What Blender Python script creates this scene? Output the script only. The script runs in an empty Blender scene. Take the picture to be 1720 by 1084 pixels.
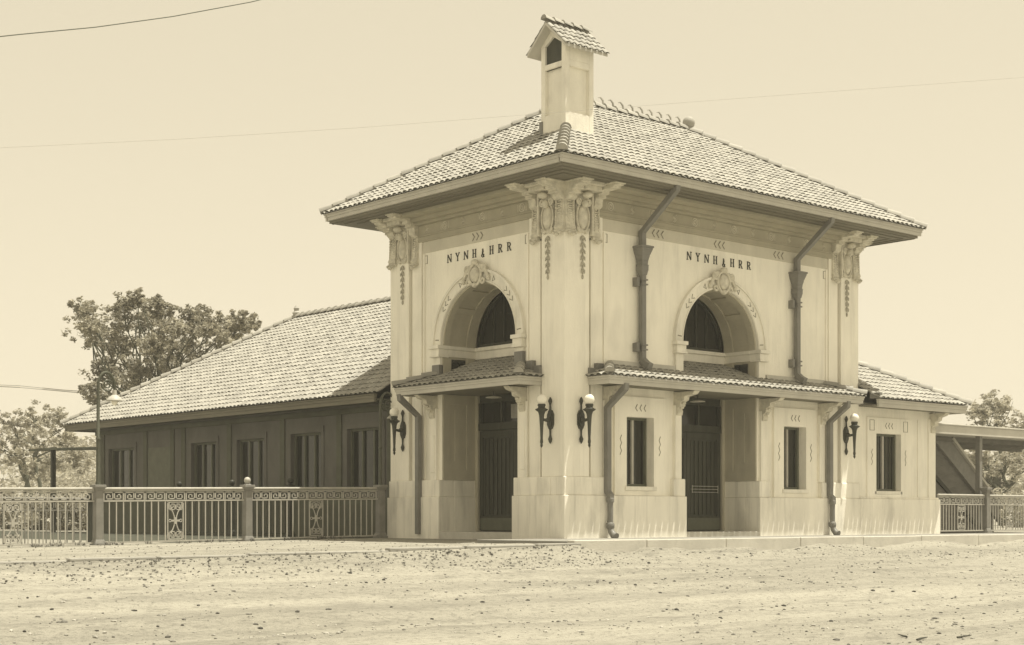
import bpy, bmesh, math, random
from mathutils import Vector, Matrix, noise
random.seed(7)
R = math.radians
PI = math.pi
scene = bpy.context.scene
COL = scene.collection

# ------------------------------------------------------------------ camera
cd = bpy.data.cameras.new('camera')
cam = bpy.data.objects.new('camera', cd)
COL.objects.link(cam)
CAMP = Vector((-21.37, -22.81, 0.451))
cam.location = CAMP
cam.rotation_euler = (R(90), 0, -math.asin(.6582))
cd.sensor_fit = 'HORIZONTAL'
cd.sensor_width = 36.0
cd.lens = 36.0 * 2562 / 1720
cd.shift_y = (868 - 542) / 1720.0
cd.clip_start = 0.1
cd.clip_end = 3000
scene.camera = cam

# ------------------------------------------------------------------ sky, sun, exposure
SUN_EL, SUN_PHI = R(74.0), R(46)          # azimuth measured from -Y towards +X
w = bpy.data.worlds.new('World')
scene.world = w
w.use_nodes = True
nt = w.node_tree
nt.nodes.clear()
out = nt.nodes.new('ShaderNodeOutputWorld')
bg = nt.nodes.new('ShaderNodeBackground')
sky = nt.nodes.new('ShaderNodeTexSky')
sky.sky_type = 'NISHITA'
sky.sun_disc = False
sky.sun_elevation = SUN_EL
sky.sun_rotation = PI - SUN_PHI
sky.dust_density = 1.5
sky.air_density = 1.0
bw = nt.nodes.new('ShaderNodeRGBToBW')
pw = nt.nodes.new('ShaderNodeMath'); pw.operation = 'POWER'; pw.inputs[1].default_value = 0.30
tint = nt.nodes.new('ShaderNodeMix'); tint.data_type = 'RGBA'; tint.blend_type = 'MULTIPLY'
tint.inputs['Factor'].default_value = 1.0
tint.inputs['B'].default_value = (1.0, 0.89, 0.655, 1)
nt.links.new(sky.outputs[0], bw.inputs[0])
nt.links.new(bw.outputs[0], pw.inputs[0])
sc_ = nt.nodes.new('ShaderNodeMath'); sc_.operation = 'MULTIPLY'; sc_.inputs[1].default_value = 2.42
nt.links.new(pw.outputs[0], sc_.inputs[0])
nt.links.new(sc_.outputs[0], tint.inputs['A'])
nt.links.new(tint.outputs['Result'], bg.inputs['Color'])
bg.inputs['Strength'].default_value = 0.15
nt.links.new(bg.outputs[0], out.inputs[0])

sd = bpy.data.lights.new('sun', 'SUN')
sd.energy = 4.3
sd.angle = R(0.53)
sd.color = (1.0, 0.945, 0.80)
so = bpy.data.objects.new('sun', sd)
COL.objects.link(so)
to_sun = Vector((math.sin(SUN_PHI) * math.cos(SUN_EL), -math.cos(SUN_PHI) * math.cos(SUN_EL), math.sin(SUN_EL)))
so.rotation_euler = to_sun.to_track_quat('Z', 'Y').to_euler()
so.location = (10, -20, 40)

scene.view_settings.view_transform = 'Standard'
scene.view_settings.look = 'None'
scene.view_settings.gamma = 1.0
scene.view_settings.exposure = 0.72

# ------------------------------------------------------------------ materials (everything in a sepia print's greys)
def sep(g, k=1.0):
    if g < .13: return (g * .96, g, g * .74, 1)
    return (g, g * (1 - .035 * k), g * (1 - .14 * k), 1)

def mat(name, g, rough=.85, var=.12, scale=3.0, bump=.0, bscale=40.0, island=0.0, metal=0.0, spec=.3, k=1.0,
        stretch=(1, 1, 1), spots=0.0, spot_scale=6.0, streak=0.0):
    m = bpy.data.materials.new(name)
    m.use_nodes = True
    t = m.node_tree
    N, L = t.nodes, t.links
    b = N['Principled BSDF']
    b.inputs['Roughness'].default_value = rough
    b.inputs['Metallic'].default_value = metal
    b.inputs['Specular IOR Level'].default_value = spec
    tc = N.new('ShaderNodeTexCoord')
    mp = N.new('ShaderNodeMapping')
    mp.inputs['Scale'].default_value = stretch
    L.new(tc.outputs['Object'], mp.inputs[0])
    n1 = N.new('ShaderNodeTexNoise'); n1.inputs['Scale'].default_value = scale
    n1.inputs['Detail'].default_value = 8; n1.inputs['Roughness'].default_value = .62
    L.new(mp.outputs[0], n1.inputs['Vector'])
    mr = N.new('ShaderNodeMapRange')
    mr.inputs['From Min'].default_value = .3; mr.inputs['From Max'].default_value = .7
    mr.inputs['To Min'].default_value = 1 - var; mr.inputs['To Max'].default_value = 1 + var
    L.new(n1.outputs['Fac'], mr.inputs['Value'])
    val = mr.outputs[0]
    if island:
        g_ = N.new('ShaderNodeNewGeometry')
        mi = N.new('ShaderNodeMapRange')
        mi.inputs['To Min'].default_value = 1 - island; mi.inputs['To Max'].default_value = 1 + island
        L.new(g_.outputs['Random Per Island'], mi.inputs['Value'])
        mu = N.new('ShaderNodeMath'); mu.operation = 'MULTIPLY'
        L.new(val, mu.inputs[0]); L.new(mi.outputs[0], mu.inputs[1]); val = mu.outputs[0]
    if spots:
        n3 = N.new('ShaderNodeTexNoise'); n3.inputs['Scale'].default_value = spot_scale; n3.inputs['Detail'].default_value = 4
        L.new(mp.outputs[0], n3.inputs['Vector'])
        m3 = N.new('ShaderNodeMapRange')
        m3.inputs['From Min'].default_value = .56; m3.inputs['From Max'].default_value = .72
        m3.inputs['To Min'].default_value = 1; m3.inputs['To Max'].default_value = 1 - spots
        L.new(n3.outputs['Fac'], m3.inputs['Value'])
        mu = N.new('ShaderNodeMath'); mu.operation = 'MULTIPLY'
        L.new(val, mu.inputs[0]); L.new(m3.outputs[0], mu.inputs[1]); val = mu.outputs[0]
    if streak:
        ms = N.new('ShaderNodeMapping'); ms.inputs['Scale'].default_value = (1, 1, .07)
        L.new(tc.outputs['Object'], ms.inputs[0])
        n4 = N.new('ShaderNodeTexNoise'); n4.inputs['Scale'].default_value = 5.5; n4.inputs['Detail'].default_value = 7; n4.inputs['Roughness'].default_value = .7
        L.new(ms.outputs[0], n4.inputs['Vector'])
        m4 = N.new('ShaderNodeMapRange')
        m4.inputs['From Min'].default_value = .5; m4.inputs['From Max'].default_value = .78
        m4.inputs['To Min'].default_value = 1; m4.inputs['To Max'].default_value = 1 - streak
        L.new(n4.outputs['Fac'], m4.inputs['Value'])
        mu = N.new('ShaderNodeMath'); mu.operation = 'MULTIPLY'
        L.new(val, mu.inputs[0]); L.new(m4.outputs[0], mu.inputs[1]); val = mu.outputs[0]
    mx = N.new('ShaderNodeMix'); mx.data_type = 'RGBA'; mx.blend_type = 'MULTIPLY'
    mx.inputs['Factor'].default_value = 1
    mx.inputs['A'].default_value = sep(g, k)
    cb = N.new('ShaderNodeCombineColor')
    for i in range(3): L.new(val, cb.inputs[i])
    L.new(cb.outputs[0], mx.inputs['B'])
    L.new(mx.outputs['Result'], b.inputs['Base Color'])
    if bump:
        n2 = N.new('ShaderNodeTexNoise'); n2.inputs['Scale'].default_value = bscale; n2.inputs['Detail'].default_value = 5
        L.new(mp.outputs[0], n2.inputs['Vector'])
        bp = N.new('ShaderNodeBump'); bp.inputs['Strength'].default_value = bump; bp.inputs['Distance'].default_value = .02
        L.new(n2.outputs['Fac'], bp.inputs['Height'])
        L.new(bp.outputs[0], b.inputs['Normal'])
    return m

M = dict(
    stucco=mat('stucco', .88, .9, .07, 1.6, .35, 60, spots=.13, spot_scale=1.3, stretch=(1, 1, .45), streak=.16),
    niche=mat('shaded_niche_stucco', .46, .9, .14, 2.0, .35, 60, stretch=(1, 1, .45), k=1.8),  # same stucco as the walls, recess shade put into its darker colour
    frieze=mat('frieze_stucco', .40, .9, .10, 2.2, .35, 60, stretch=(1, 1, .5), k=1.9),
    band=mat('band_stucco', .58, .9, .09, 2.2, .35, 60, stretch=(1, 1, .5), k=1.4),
    concrete=mat('cast_concrete', .80, .9, .10, 2.0, .3, 70, spots=.14, spot_scale=2.4, stretch=(1, 1, .5), streak=.15),
    carved=mat('carved_stone', .60, .9, .22, 7.0, .3, 50, k=1.4),
    plug=mat('tile_end_shade', .05, .95, .3, 8.0),  # near-black discs in the eave tiles, coloured as the shade of open ends
    drop=mat('carved_drop', .40, .9, .2, 9.0, k=1.5),
    incised=mat('incised_pattern', .24, .9, .2, 14.0, k=1.8),
    plinth=mat('plinth_concrete', .84, .9, .12, 1.4, .3, 60, spots=.2, spot_scale=2.0, stretch=(1, 1, .35), streak=.3),
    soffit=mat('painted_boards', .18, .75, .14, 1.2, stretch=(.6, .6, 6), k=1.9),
    fascia=mat('painted_gutter', .50, .6, .10, 2.0),
    tile=mat('roof_tile', .33, .7, .10, 4.0, .15, 40, island=.16),
    underlay=mat('roof_pan_tile', .37, .8, .15, 5.0),
    metal=mat('dark_bronze', .045, .5, .25, 6.0, spec=.4, k=.6),
    pipe=mat('painted_downspout', .19, .5, .15, 3.0, spec=.4, k=.8),
    glass=mat('dark_window_glass', .018, .12, .2, 1.0, spec=.5, k=.4),
    lightglass=mat('pale_daylight_glass', .30, .25, .2, 5.0, spec=.5),  # pale colour stands for daylight reflected in the door glass
    door=mat('dark_oak', .05, .5, .3, 3.0, stretch=(3, 3, .4), k=.7),
    frame=mat('window_frame_paint', .42, .6, .12, 4.0),
    frame_dark=mat('dark_frame_paint', .12, .6, .15, 4.0, k=.7),
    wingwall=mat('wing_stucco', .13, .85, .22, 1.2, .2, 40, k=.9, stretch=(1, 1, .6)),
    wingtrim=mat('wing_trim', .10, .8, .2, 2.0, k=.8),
    opal=mat('opal_glass', .82, .2, .03, 4.0, spec=.5),
    iron=mat('grey_painted_iron', .20, .55, .15, 5.0, spec=.4, k=.9),
    ironbar=mat('pale_iron_bar', .42, .55, .12, 5.0, spec=.4),
    lampiron=mat('lamp_iron', .08, .55, .15, 5.0),
    darkiron=mat('black_iron', .035, .55, .2, 6.0, k=.5),
    wood=mat('weathered_wood', .16, .85, .2, 3.0, stretch=(1, 1, 4)),
    bark=mat('bark', .10, .95, .3, 6.0, .5, 30, k=.8),
    leaf=mat('leaf', .33, .7, .25, .5, island=.5, k=1.8, spec=.4),
    leaf_pale=mat('leaf_pale', .40, .75, .25, .5, island=.35, k=1.6),  # paler copy of the leaf colour, carries the haze over far trees
    weed=mat('weed', .15, .8, .25, 1.0, island=.4),
    letter=mat('black_lettering', .03, .6, .2, 5.0, k=.5),
    walk=mat('sidewalk_concrete', .24, .92, .10, 1.5, .3, 90, spots=.12, spot_scale=3),
    kerb=mat('kerb_stone', .52, .92, .14, 2.0, .4, 60, spots=.2, spot_scale=4),
    edging=mat('edging_stone', .31, .92, .16, 2.0, .4, 60, spots=.2, spot_scale=4),
    pebble=mat('pebble', .24, .95, .25, 6.0, island=.85, spec=.1),
    cinder=mat('cinder', .055, .95, .3, 3.0, .4, 30),
    wire=mat('wire', .10, .7, .1, 3.0),
    wire_faint=mat('wire_faint', .55, .7, .1, 3.0),
    wire_pale=mat('wire_pale', .40, .7, .1, 3.0),
)

for k_ in ('leaf', 'leaf_pale', 'weed'):
    t_ = M[k_].node_tree; p_ = t_.nodes['Principled BSDF']; o_ = t_.nodes['Material Output']
    tr_ = t_.nodes.new('ShaderNodeBsdfTranslucent'); ms_ = t_.nodes.new('ShaderNodeMixShader'); ms_.inputs[0].default_value = .38
    t_.links.new(p_.inputs['Base Color'].links[0].from_socket, tr_.inputs[0])
    t_.links.new(p_.outputs[0], ms_.inputs[1]); t_.links.new(tr_.outputs[0], ms_.inputs[2]); t_.links.new(ms_.outputs[0], o_.inputs[0])

def ground_material():
    m = bpy.data.materials.new('dirt_road'); m.use_nodes = True
    t = m.node_tree; N, L = t.nodes, t.links
    b = N['Principled BSDF']; b.inputs['Roughness'].default_value = .97; b.inputs['Specular IOR Level'].default_value = .1
    tc = N.new('ShaderNodeTexCoord')
    def nz(scale, detail, stretch, lo, hi, a, c, rough=.6):
        mp = N.new('ShaderNodeMapping'); mp.inputs['Scale'].default_value = stretch
        mp.inputs['Rotation'].default_value = (0, 0, R(-3))
        L.new(tc.outputs['Object'], mp.inputs[0])
        n = N.new('ShaderNodeTexNoise'); n.inputs['Scale'].default_value = scale; n.inputs['Detail'].default_value = detail
        n.inputs['Roughness'].default_value = rough
        L.new(mp.outputs[0], n.inputs['Vector'])
        r_ = N.new('ShaderNodeMapRange')
        r_.inputs['From Min'].default_value = lo; r_.inputs['From Max'].default_value = hi
        r_.inputs['To Min'].default_value = a; r_.inputs['To Max'].default_value = c
        L.new(n.outputs['Fac'], r_.inputs['Value'])
        return r_.outputs[0], n.outputs['Fac']
    def mul(a, c):
        q = N.new('ShaderNodeMath'); q.operation = 'MULTIPLY'; L.new(a, q.inputs[0]); L.new(c, q.inputs[1]); return q.outputs[0]
    a, _ = nz(.8, 5, (.10, 1.5, 1), .35, .7, 1.10, .76)       # wheel-worn streaks along the street
    c, _ = nz(3.0, 8, (.45, 1, 1), .5, .75, 1.03, .66, .7)           # damp patches
    d, df = nz(13, 9, (.8, 1, 1), .5, .68, 1.08, .50, .8)        # clods
    e, ef = nz(60, 4, (1, 1, 1), .58, .70, 1.03, .42)             # grit
    v = mul(mul(a, c), mul(d, e))
    mx = N.new('ShaderNodeMix'); mx.data_type = 'RGBA'; mx.blend_type = 'MULTIPLY'; mx.inputs['Factor'].default_value = 1
    mx.inputs['A'].default_value = sep(.295, 1.4)
    cb = N.new('ShaderNodeCombineColor')
    for i in range(3): L.new(v, cb.inputs[i])
    L.new(cb.outputs[0], mx.inputs['B']); L.new(mx.outputs['Result'], b.inputs['Base Color'])
    bp = N.new('ShaderNodeBump'); bp.inputs['Strength'].default_value = .8; bp.inputs['Distance'].default_value = .04
    L.new(df, bp.inputs['Height']); L.new(bp.outputs[0], b.inputs['Normal'])
    return m
M['dirt'] = ground_material()

# ------------------------------------------------------------------ helpers
def tag(o, label=None, cat=None, group=None, kind=None):
    if label: o['label'] = label
    if cat: o['category'] = cat
    if group: o['group'] = group
    if kind: o['kind'] = kind
    return o

def empty(name, loc=(0, 0, 0)):
    o = bpy.data.objects.new(name, None)
    o.empty_display_size = .3
    o.location = loc
    COL.objects.link(o)
    return o

class Face:
    """maps (along, outward, up) of one side of a block to the world"""
    def __init__(s, org, u, n): s.o, s.u, s.n = Vector(org), Vector(u), Vector(n)
    def __call__(s, a, o, z): return s.o + s.u * a + s.n * o + Vector((0, 0, z))

WORLD = lambda a, o, z: Vector((a, o, z))

class MB:
    def __init__(s): s.v = []; s.f = []; s.org = Vector((0, 0, 0))
    def add(s, verts, faces):
        n = len(s.v)
        s.v += [tuple(p) for p in verts]
        s.f += [tuple(i + n for i in f) for f in faces]
        return s
    def quad(s, *p): return s.add(p, [tuple(range(len(p)))])
    def box(s, a0, a1, o0, o1, z0, z1, F=WORLD):
        p = [F(a, o, z) for z in (z0, z1) for (a, o) in ((a0, o0), (a1, o0), (a1, o1), (a0, o1))]
        return s.add(p, [(3, 2, 1, 0), (4, 5, 6, 7), (0, 1, 5, 4), (1, 2, 6, 5), (2, 3, 7, 6), (3, 0, 4, 7)])
    def frustum(s, c, z0, z1, h0, h1):
        p = []
        for z, h in ((z0, h0), (z1, h1)):
            p += [(c[0] - h, c[1] - h, z), (c[0] + h, c[1] - h, z), (c[0] + h, c[1] + h, z), (c[0] - h, c[1] + h, z)]
        return s.add(p, [(3, 2, 1, 0), (4, 5, 6, 7), (0, 1, 5, 4), (1, 2, 6, 5), (2, 3, 7, 6), (3, 0, 4, 7)])
    def prism(s, pts, fn0, fn1):
        """polygon pts extruded between two mapping functions"""
        n = len(pts)
        p = [fn0(*q) for q in pts] + [fn1(*q) for q in pts]
        return s.add(p, [tuple(range(n - 1, -1, -1)), tuple(range(n, 2 * n))] + [(i, (i + 1) % n, n + (i + 1) % n, n + i) for i in range(n)])
    def tube(s, pts, r, n=8, closed=False, square=False):
        pts = [Vector(p) for p in pts]
        rs = r if isinstance(r, (list, tuple)) else [r] * len(pts)
        m = len(pts)
        vs = []
        up = Vector((0, 0, 1))
        prev = None
        for i, p in enumerate(pts):
            if closed: t = pts[(i + 1) % m] - pts[i - 1]
            else: t = pts[min(i + 1, m - 1)] - pts[max(i - 1, 0)]
            if t.length < 1e-9: t = Vector((0, 0, 1))
            t.normalize()
            if prev is None:
                a = t.cross(up)
                if a.length < 1e-3: a = Vector((1, 0, 0)) - t * t.x
            else:
                a = prev - t * prev.dot(t)
                if a.length < 1e-4: a = t.orthogonal()
            a.normalize(); prev = a
            b = t.cross(a)
            for k in range(n):
                th = 2 * PI * (k + (.5 if square else 0)) / n
                q = rs[i] * (1.414 if square else 1)
                vs.append(p + a * (q * math.cos(th)) + b * (q * math.sin(th)))
        fs = []
        for i in range(m if closed else m - 1):
            j = (i + 1) % m
            for k in range(n):
                l = (k + 1) % n
                fs.append((i * n + k, i * n + l, j * n + l, j * n + k))
        if not closed:
            fs.append(tuple(range(n - 1, -1, -1))); fs.append(tuple((m - 1) * n + k for k in range(n)))
        return s.add(vs, fs)
    def lathe(s, prof, c, n=16):
        vs = []
        for r, z in prof:
            for k in range(n):
                th = 2 * PI * k / n
                vs.append((c[0] + r * math.cos(th), c[1] + r * math.sin(th), c[2] + z))
        fs = [(i * n + k, i * n + (k + 1) % n, (i + 1) * n + (k + 1) % n, (i + 1) * n + k) for i in range(len(prof) - 1) for k in range(n)]
        fs.append(tuple(range(n - 1, -1, -1))); fs.append(tuple((len(prof) - 1) * n + k for k in range(n)))
        return s.add(vs, fs)
    def ball(s, c, r, F=None, n=12, m=8):
        """ellipsoid; r=(ra,ro,rz) in face axes when F is given"""
        if not isinstance(r, tuple): r = (r, r, r)
        vs = []
        for i in range(m + 1):
            ph = -PI / 2 + PI * i / m
            for k in range(n):
                th = 2 * PI * k / n
                d = (r[0] * math.cos(ph) * math.cos(th), r[1] * math.cos(ph) * math.sin(th), r[2] * math.sin(ph))
                q = (c[0] + d[0], c[1] + d[1], c[2] + d[2])
                vs.append(F(*q) if F else q)
        fs = [(i * n + k, i * n + (k + 1) % n, (i + 1) * n + (k + 1) % n, (i + 1) * n + k) for i in range(m) for k in range(n)]
        return s.add(vs, fs)
    def build(s, name, m, parent=None, smooth=False, bevel=0, loc=None):
        me = bpy.data.meshes.new(name)
        L = Vector(loc) if loc is not None else None
        vs = [tuple(Vector(p) - L) for p in s.v] if L is not None else s.v
        me.from_pydata(vs, [], s.f)
        bm = bmesh.new(); bm.from_mesh(me)
        if len(bm.faces) < 30000: bmesh.ops.recalc_face_normals(bm, faces=bm.faces)
        bm.to_mesh(me); bm.free()
        me.materials.append(m)
        if smooth:
            me.polygons.foreach_set('use_smooth', [True] * len(me.polygons))
            if hasattr(me, 'set_sharp_from_angle'): me.set_sharp_from_angle(angle=R(40))
        o = bpy.data.objects.new(name, me)
        COL.objects.link(o)
        if parent is not None:
            o.parent = parent
            root = Vector((0, 0, 0)); p = parent
            while p is not None: root += p.location; p = p.parent
            if L is None: o.location = -root
            else: o.location = L - root
        elif L is not None: o.location = L
        if bevel:
            b = o.modifiers.new('bevel', 'BEVEL'); b.width = bevel; b.segments = 2; b.limit_method = 'ANGLE'; b.angle_limit = R(50)
        return o

def copy_tree(o, parent=None):
    c = o.copy(); COL.objects.link(c)
    if parent is not None: c.parent = parent
    for ch in list(o.children): copy_tree(ch, c)
    return c

def spiral(c, r0, r1, turns, F, o, start=0, n=None, sgn=1):
    n = n or int(14 * turns)
    return [F(c[0] + sgn * (r0 + (r1 - r0) * i / n) * math.cos(start + turns * 2 * PI * i / n), o,
              c[1] + (r0 + (r1 - r0) * i / n) * math.sin(start + turns * 2 * PI * i / n)) for i in range(n + 1)]

def pix(x, y, depth):
    d = Vector((.6582, .7528, 0)); r = Vector((.7528, -.6582, 0))
    return CAMP + d * depth + r * ((x - 860) / 2562 * depth) + Vector((0, 0, (868 - y) / 2562 * depth))

# ------------------------------------------------------------------ ground
YK = -2.5
def road_z(y):
    t = max(0.0, YK - y)
    return -.25 - .105 * t if t < 6 else max(-.97, -.88 - .03 * (t - 6))
def smooth(a, b, t):
    t = min(1, max(0, (t - a) / (b - a))); return t * t * (3 - 2 * t)
def gz(x, y):
    rz = road_z(min(y, YK))
    n = noise.noise((x * .35, y * 1.1, 3.1)) * .025 + noise.noise((x * 1.9, y * 2.6, 7.7)) * .012
    rut = .025 * math.sin(y * 3.1 + .6 * math.sin(x * .21) + noise.noise((x * .12, y * .4, 0)) * 2.5)
    left = -.035 + .0125 * max(-16, min(0, x))
    if y > .3: z = -.05 if x > -2.1 else left + n * .5
    elif x > -2.1:
        z = -.3 if y > YK else rz + max(0, .07 + .11 * noise.noise((x * .8, 2.2, .5)) + .05 * noise.noise((x * 3.1, 1.2, .5))) * smooth(.9, 0, YK - y) + n * smooth(0, .5, YK - y) + rut * smooth(.8, 2.5, YK - y)
    else:
        t = smooth(YK, YK - 1.3, y)
        z = left * (1 - t) + rz * t + n * (1.2 if y > YK - 2 else 1) + rut * smooth(.8, 2.5, YK - y)
    return z
def axis(core0, core1, step, far0, far1):
    a = []
    x = core0
    while x <= core1 + 1e-6: a.append(x); x += step
    lo = []; s = step; x = core0
    while x > far0: s *= 1.35; x -= s; lo.append(max(x, far0))
    hi = []; s = step; x = a[-1]
    while x < far1: s *= 1.35; x += s; hi.append(min(x, far1))
    return lo[::-1] + a + hi
xs = axis(-18, 17, .14, -900, 900)
ys = axis(-15, 7, .1, -900, 900)
gb = MB()
gb.v = [(x, y, gz(x, y)) for y in ys for x in xs]
nx = len(xs)
gb.f = [(j * nx + i, j * nx + i + 1, (j + 1) * nx + i + 1, (j + 1) * nx + i) for j in range(len(ys) - 1) for i in range(nx - 1)]
go = gb.build('ground', M['dirt'], smooth=True)
go.data.materials.append(M['cinder'])
for p in go.data.polygons:
    c = p.center
    if -5.6 < c.x < .7 and 6.25 < c.y < 40: p.material_index = 1
tag(go, kind='structure')

sb = MB(); x = -2.1
while x < 40:
    L_ = 1.55
    sb.box(x, x + L_ - .012, YK + .2, -1.2, -.28, random.uniform(-.004, .002))
    sb.box(x, x + L_ - .012, -1.188, .28, -.28, random.uniform(-.003, .003))
    x += L_
tag(sb.build('sidewalk', M['walk'], bevel=.008), kind='structure')
kb = MB(); x = -2.1
while x < 40:
    L_ = random.uniform(1.9, 2.6)
    kb.box(x, x + L_ - .015, YK - random.uniform(0, .008), YK + .19, -.6, .012 + random.uniform(-.004, .004)); x += L_
tag(kb.build('kerb', M['kerb'], bevel=.015), kind='structure')
eb = MB(); x = -30.0
while x < -2.3:
    L_ = random.uniform(.9, 1.8); y = YK - .12 + random.uniform(-.03, .03)
    z = gz(x + L_ / 2, y)
    eb.box(x, x + L_ - .03, y - .07, y + .07, z - .15, z + .035 + random.uniform(-.01, .012)); x += L_
tag(eb.build('kerb_edging', M['edging'], bevel=.02), kind='structure')

# pebbles strewn over the road
pb = MB()
ICO = None
_b = bmesh.new(); bmesh.ops.create_icosphere(_b, subdivisions=1, radius=1)
ICO = ([v.co.copy() for v in _b.verts], [tuple(v.index for v in f.verts) for f in _b.faces]); _b.free()
def pebble(mb, x, y, r):
    z = gz(x, y)
    sx, sy, sz = r * random.uniform(.7, 1.5), r * random.uniform(.7, 1.3), r * random.uniform(.45, .8)
    th = random.uniform(0, PI); c_, s_ = math.cos(th), math.sin(th)
    vs = []
    for v in ICO[0]:
        q = v * random.uniform(.8, 1.15)
        a, b = q.x * sx, q.y * sy
        vs.append((x + a * c_ - b * s_, y + a * s_ + b * c_, z + q.z * sz + r * .15))
    mb.add(vs, ICO[1])
for i in range(13000):
    x = random.uniform(-17, 17)
    y = YK - .1 - random.random() ** 1.3 * 11
    if noise.noise((x * .25, y * .9, 5)) < random.uniform(-.45, .45): continue
    pebble(pb, x, y, .009 + .024 * random.random() ** 5)
for i in range(1000):
    x = random.uniform(-16, -2.2); y = random.uniform(YK - 1.5, 5.5)
    pebble(pb, x, y, .006 + .016 * random.random() ** 4)
for i in range(1500):
    x = random.uniform(-16, 14); y = YK - .15 - random.random() * 1.5
    pebble(pb, x, y, .006 + .016 * random.random() ** 4)
for i in range(110):
    pebble(pb, random.uniform(-15, 14), YK - random.uniform(.3, 10), random.uniform(.02, .036))
tag(pb.build('gravel', M['pebble']), 'loose dark pebbles and grit strewn over the dirt road', 'gravel', kind='stuff')

# ------------------------------------------------------------------ the station building
W, D = 10.11, 6.09
ST = empty('station_building', (0, 0, 0))
tag(ST, 'pale stucco railway station with a tall hipped tower, arched entrances and long tiled wing', 'building')
FR = Face((0, 0, 0), (1, 0, 0), (0, -1, 0))          # street front
FL = Face((0, 0, 0), (0, 1, 0), (-1, 0, 0))          # left side
FE = Face((W, 0, 0), (0, 1, 0), (1, 0, 0))           # right side
FN = Face((0, D, 0), (1, 0, 0), (0, 1, 0))           # back
CSR, CSL, RN, ZS = 4.96, 2.90, 1.285, 4.32
O_PL, O_B2, O_PIER, O_ST, O_F = 0.0, -.03, -.055, -.10, -.14

def wall_grid(mb, F, s0, s1, z0, z1, o, holes=(), depth=.28):
    ss = sorted({s0, s1} | {h[0] for h in holes} | {h[1] for h in holes})
    zs = sorted({z0, z1} | {h[2] for h in holes} | {h[3] for h in holes})
    for i in range(len(ss) - 1):
        for j in range(len(zs) - 1):
            a, b = (ss[i] + ss[i + 1]) / 2, (zs[j] + zs[j + 1]) / 2
            if any(h[0] < a < h[1] and h[2] < b < h[3] for h in holes): continue
            mb.quad(F(ss[i], o, zs[j]), F(ss[i + 1], o, zs[j]), F(ss[i + 1], o, zs[j + 1]), F(ss[i], o, zs[j + 1]))
    for h in holes:
        a0, a1, b0, b1 = h
        for p, q in (((a0, b0), (a1, b0)), ((a1, b0), (a1, b1)), ((a1, b1), (a0, b1)), ((a0, b1), (a0, b0))):
            mb.quad(F(p[0], o, p[1]), F(q[0], o, q[1]), F(q[0], o - depth, q[1]), F(p[0], o - depth, p[1]))

def arc_pts(cs, r, n=32): return [(cs + r * math.cos(PI * i / n), ZS + r * math.sin(PI * i / n)) for i in range(n + 1)]

def arch_wall(mb, F, s0, s1, z1, cs, o, depth, holes=(), lin=None):
    wall_grid(mb, F, s0, cs - RN, 0, z1, o, [h for h in holes if h[1] < cs])
    wall_grid(mb, F, cs + RN, s1, 0, z1, o, [h for h in holes if h[0] > cs])
    ap = arc_pts(cs, RN)
    for (a, b), (c, d) in zip(ap, ap[1:]):
        mb.quad(F(a, o, b), F(c, o, d), F(c, o, z1), F(a, o, z1))
        lin.quad(F(a, o, b), F(c, o, d), F(c, o - depth, d), F(a, o - depth, b))
    for sg in (-1, 1):
        lin.quad(F(cs + sg * RN, o, 0), F(cs + sg * RN, o - depth, 0), F(cs + sg * RN, o - depth, ZS), F(cs + sg * RN, o, ZS))

WINS = [(CSR - 2.64 - .42, CSR - 2.64 + .42, 1.10, 2.59), (CSR + 2.64 - .42, CSR + 2.64 + .42, 1.10, 2.59)]
NDEP = 1.0
wb = MB()
HW = [(h[0] - .004, h[1] + .004, h[2] - .004, h[3] + .004) for h in WINS]
lnR, lnL = MB(), MB()
arch_wall(wb, FR, 1.15, W - 1.15, 7.5, CSR, O_F, NDEP, HW, lnR)
arch_wall(wb, FL, 1.15, D - 1.15, 7.5, CSL, O_F, NDEP, (), lnL)
for F, len_, cs in ((FR, W, CSR), (FL, D, CSL)):
    for a0, a1, g0, g1 in ((.845, 1.19, .72, .86), (len_ - 1.19, len_ - .845, len_ - .86, len_ - .72)):
        wb.box(a0, a1, O_ST, -.5, 1.2, 7.5, F)
        wb.box(g0, g1, -.24, -.6, 1.2, 7.5, F)
    # frame fillets of the recessed field
    for a in (1.235, len_ - 1.235 - .05): wb.box(a, a + .05, -.108, -.3, 1.3, 6.45, F)
wb.box(.76, D - .76, -.10, -.4, 0, 7.5, FE)
wb.box(.76, W - .76, -.10, -.4, 0, 7.5, FN)
wall = wb.build('wall', M['stucco'], ST)
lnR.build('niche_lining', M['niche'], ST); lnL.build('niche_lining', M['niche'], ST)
for cx in (0, 1):
    for cy in (0, 1):
        x0 = -O_PIER if cx == 0 else W - .76
        y0 = -O_PIER if cy == 0 else D - .76
        x1 = .76 if cx == 0 else W + O_PIER
        y1 = .76 if cy == 0 else D + O_PIER
        MB().box(x0, x1, y0, y1, 1.28, 7.45).build('corner_pier', M['stucco'], ST, bevel=.012)

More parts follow.
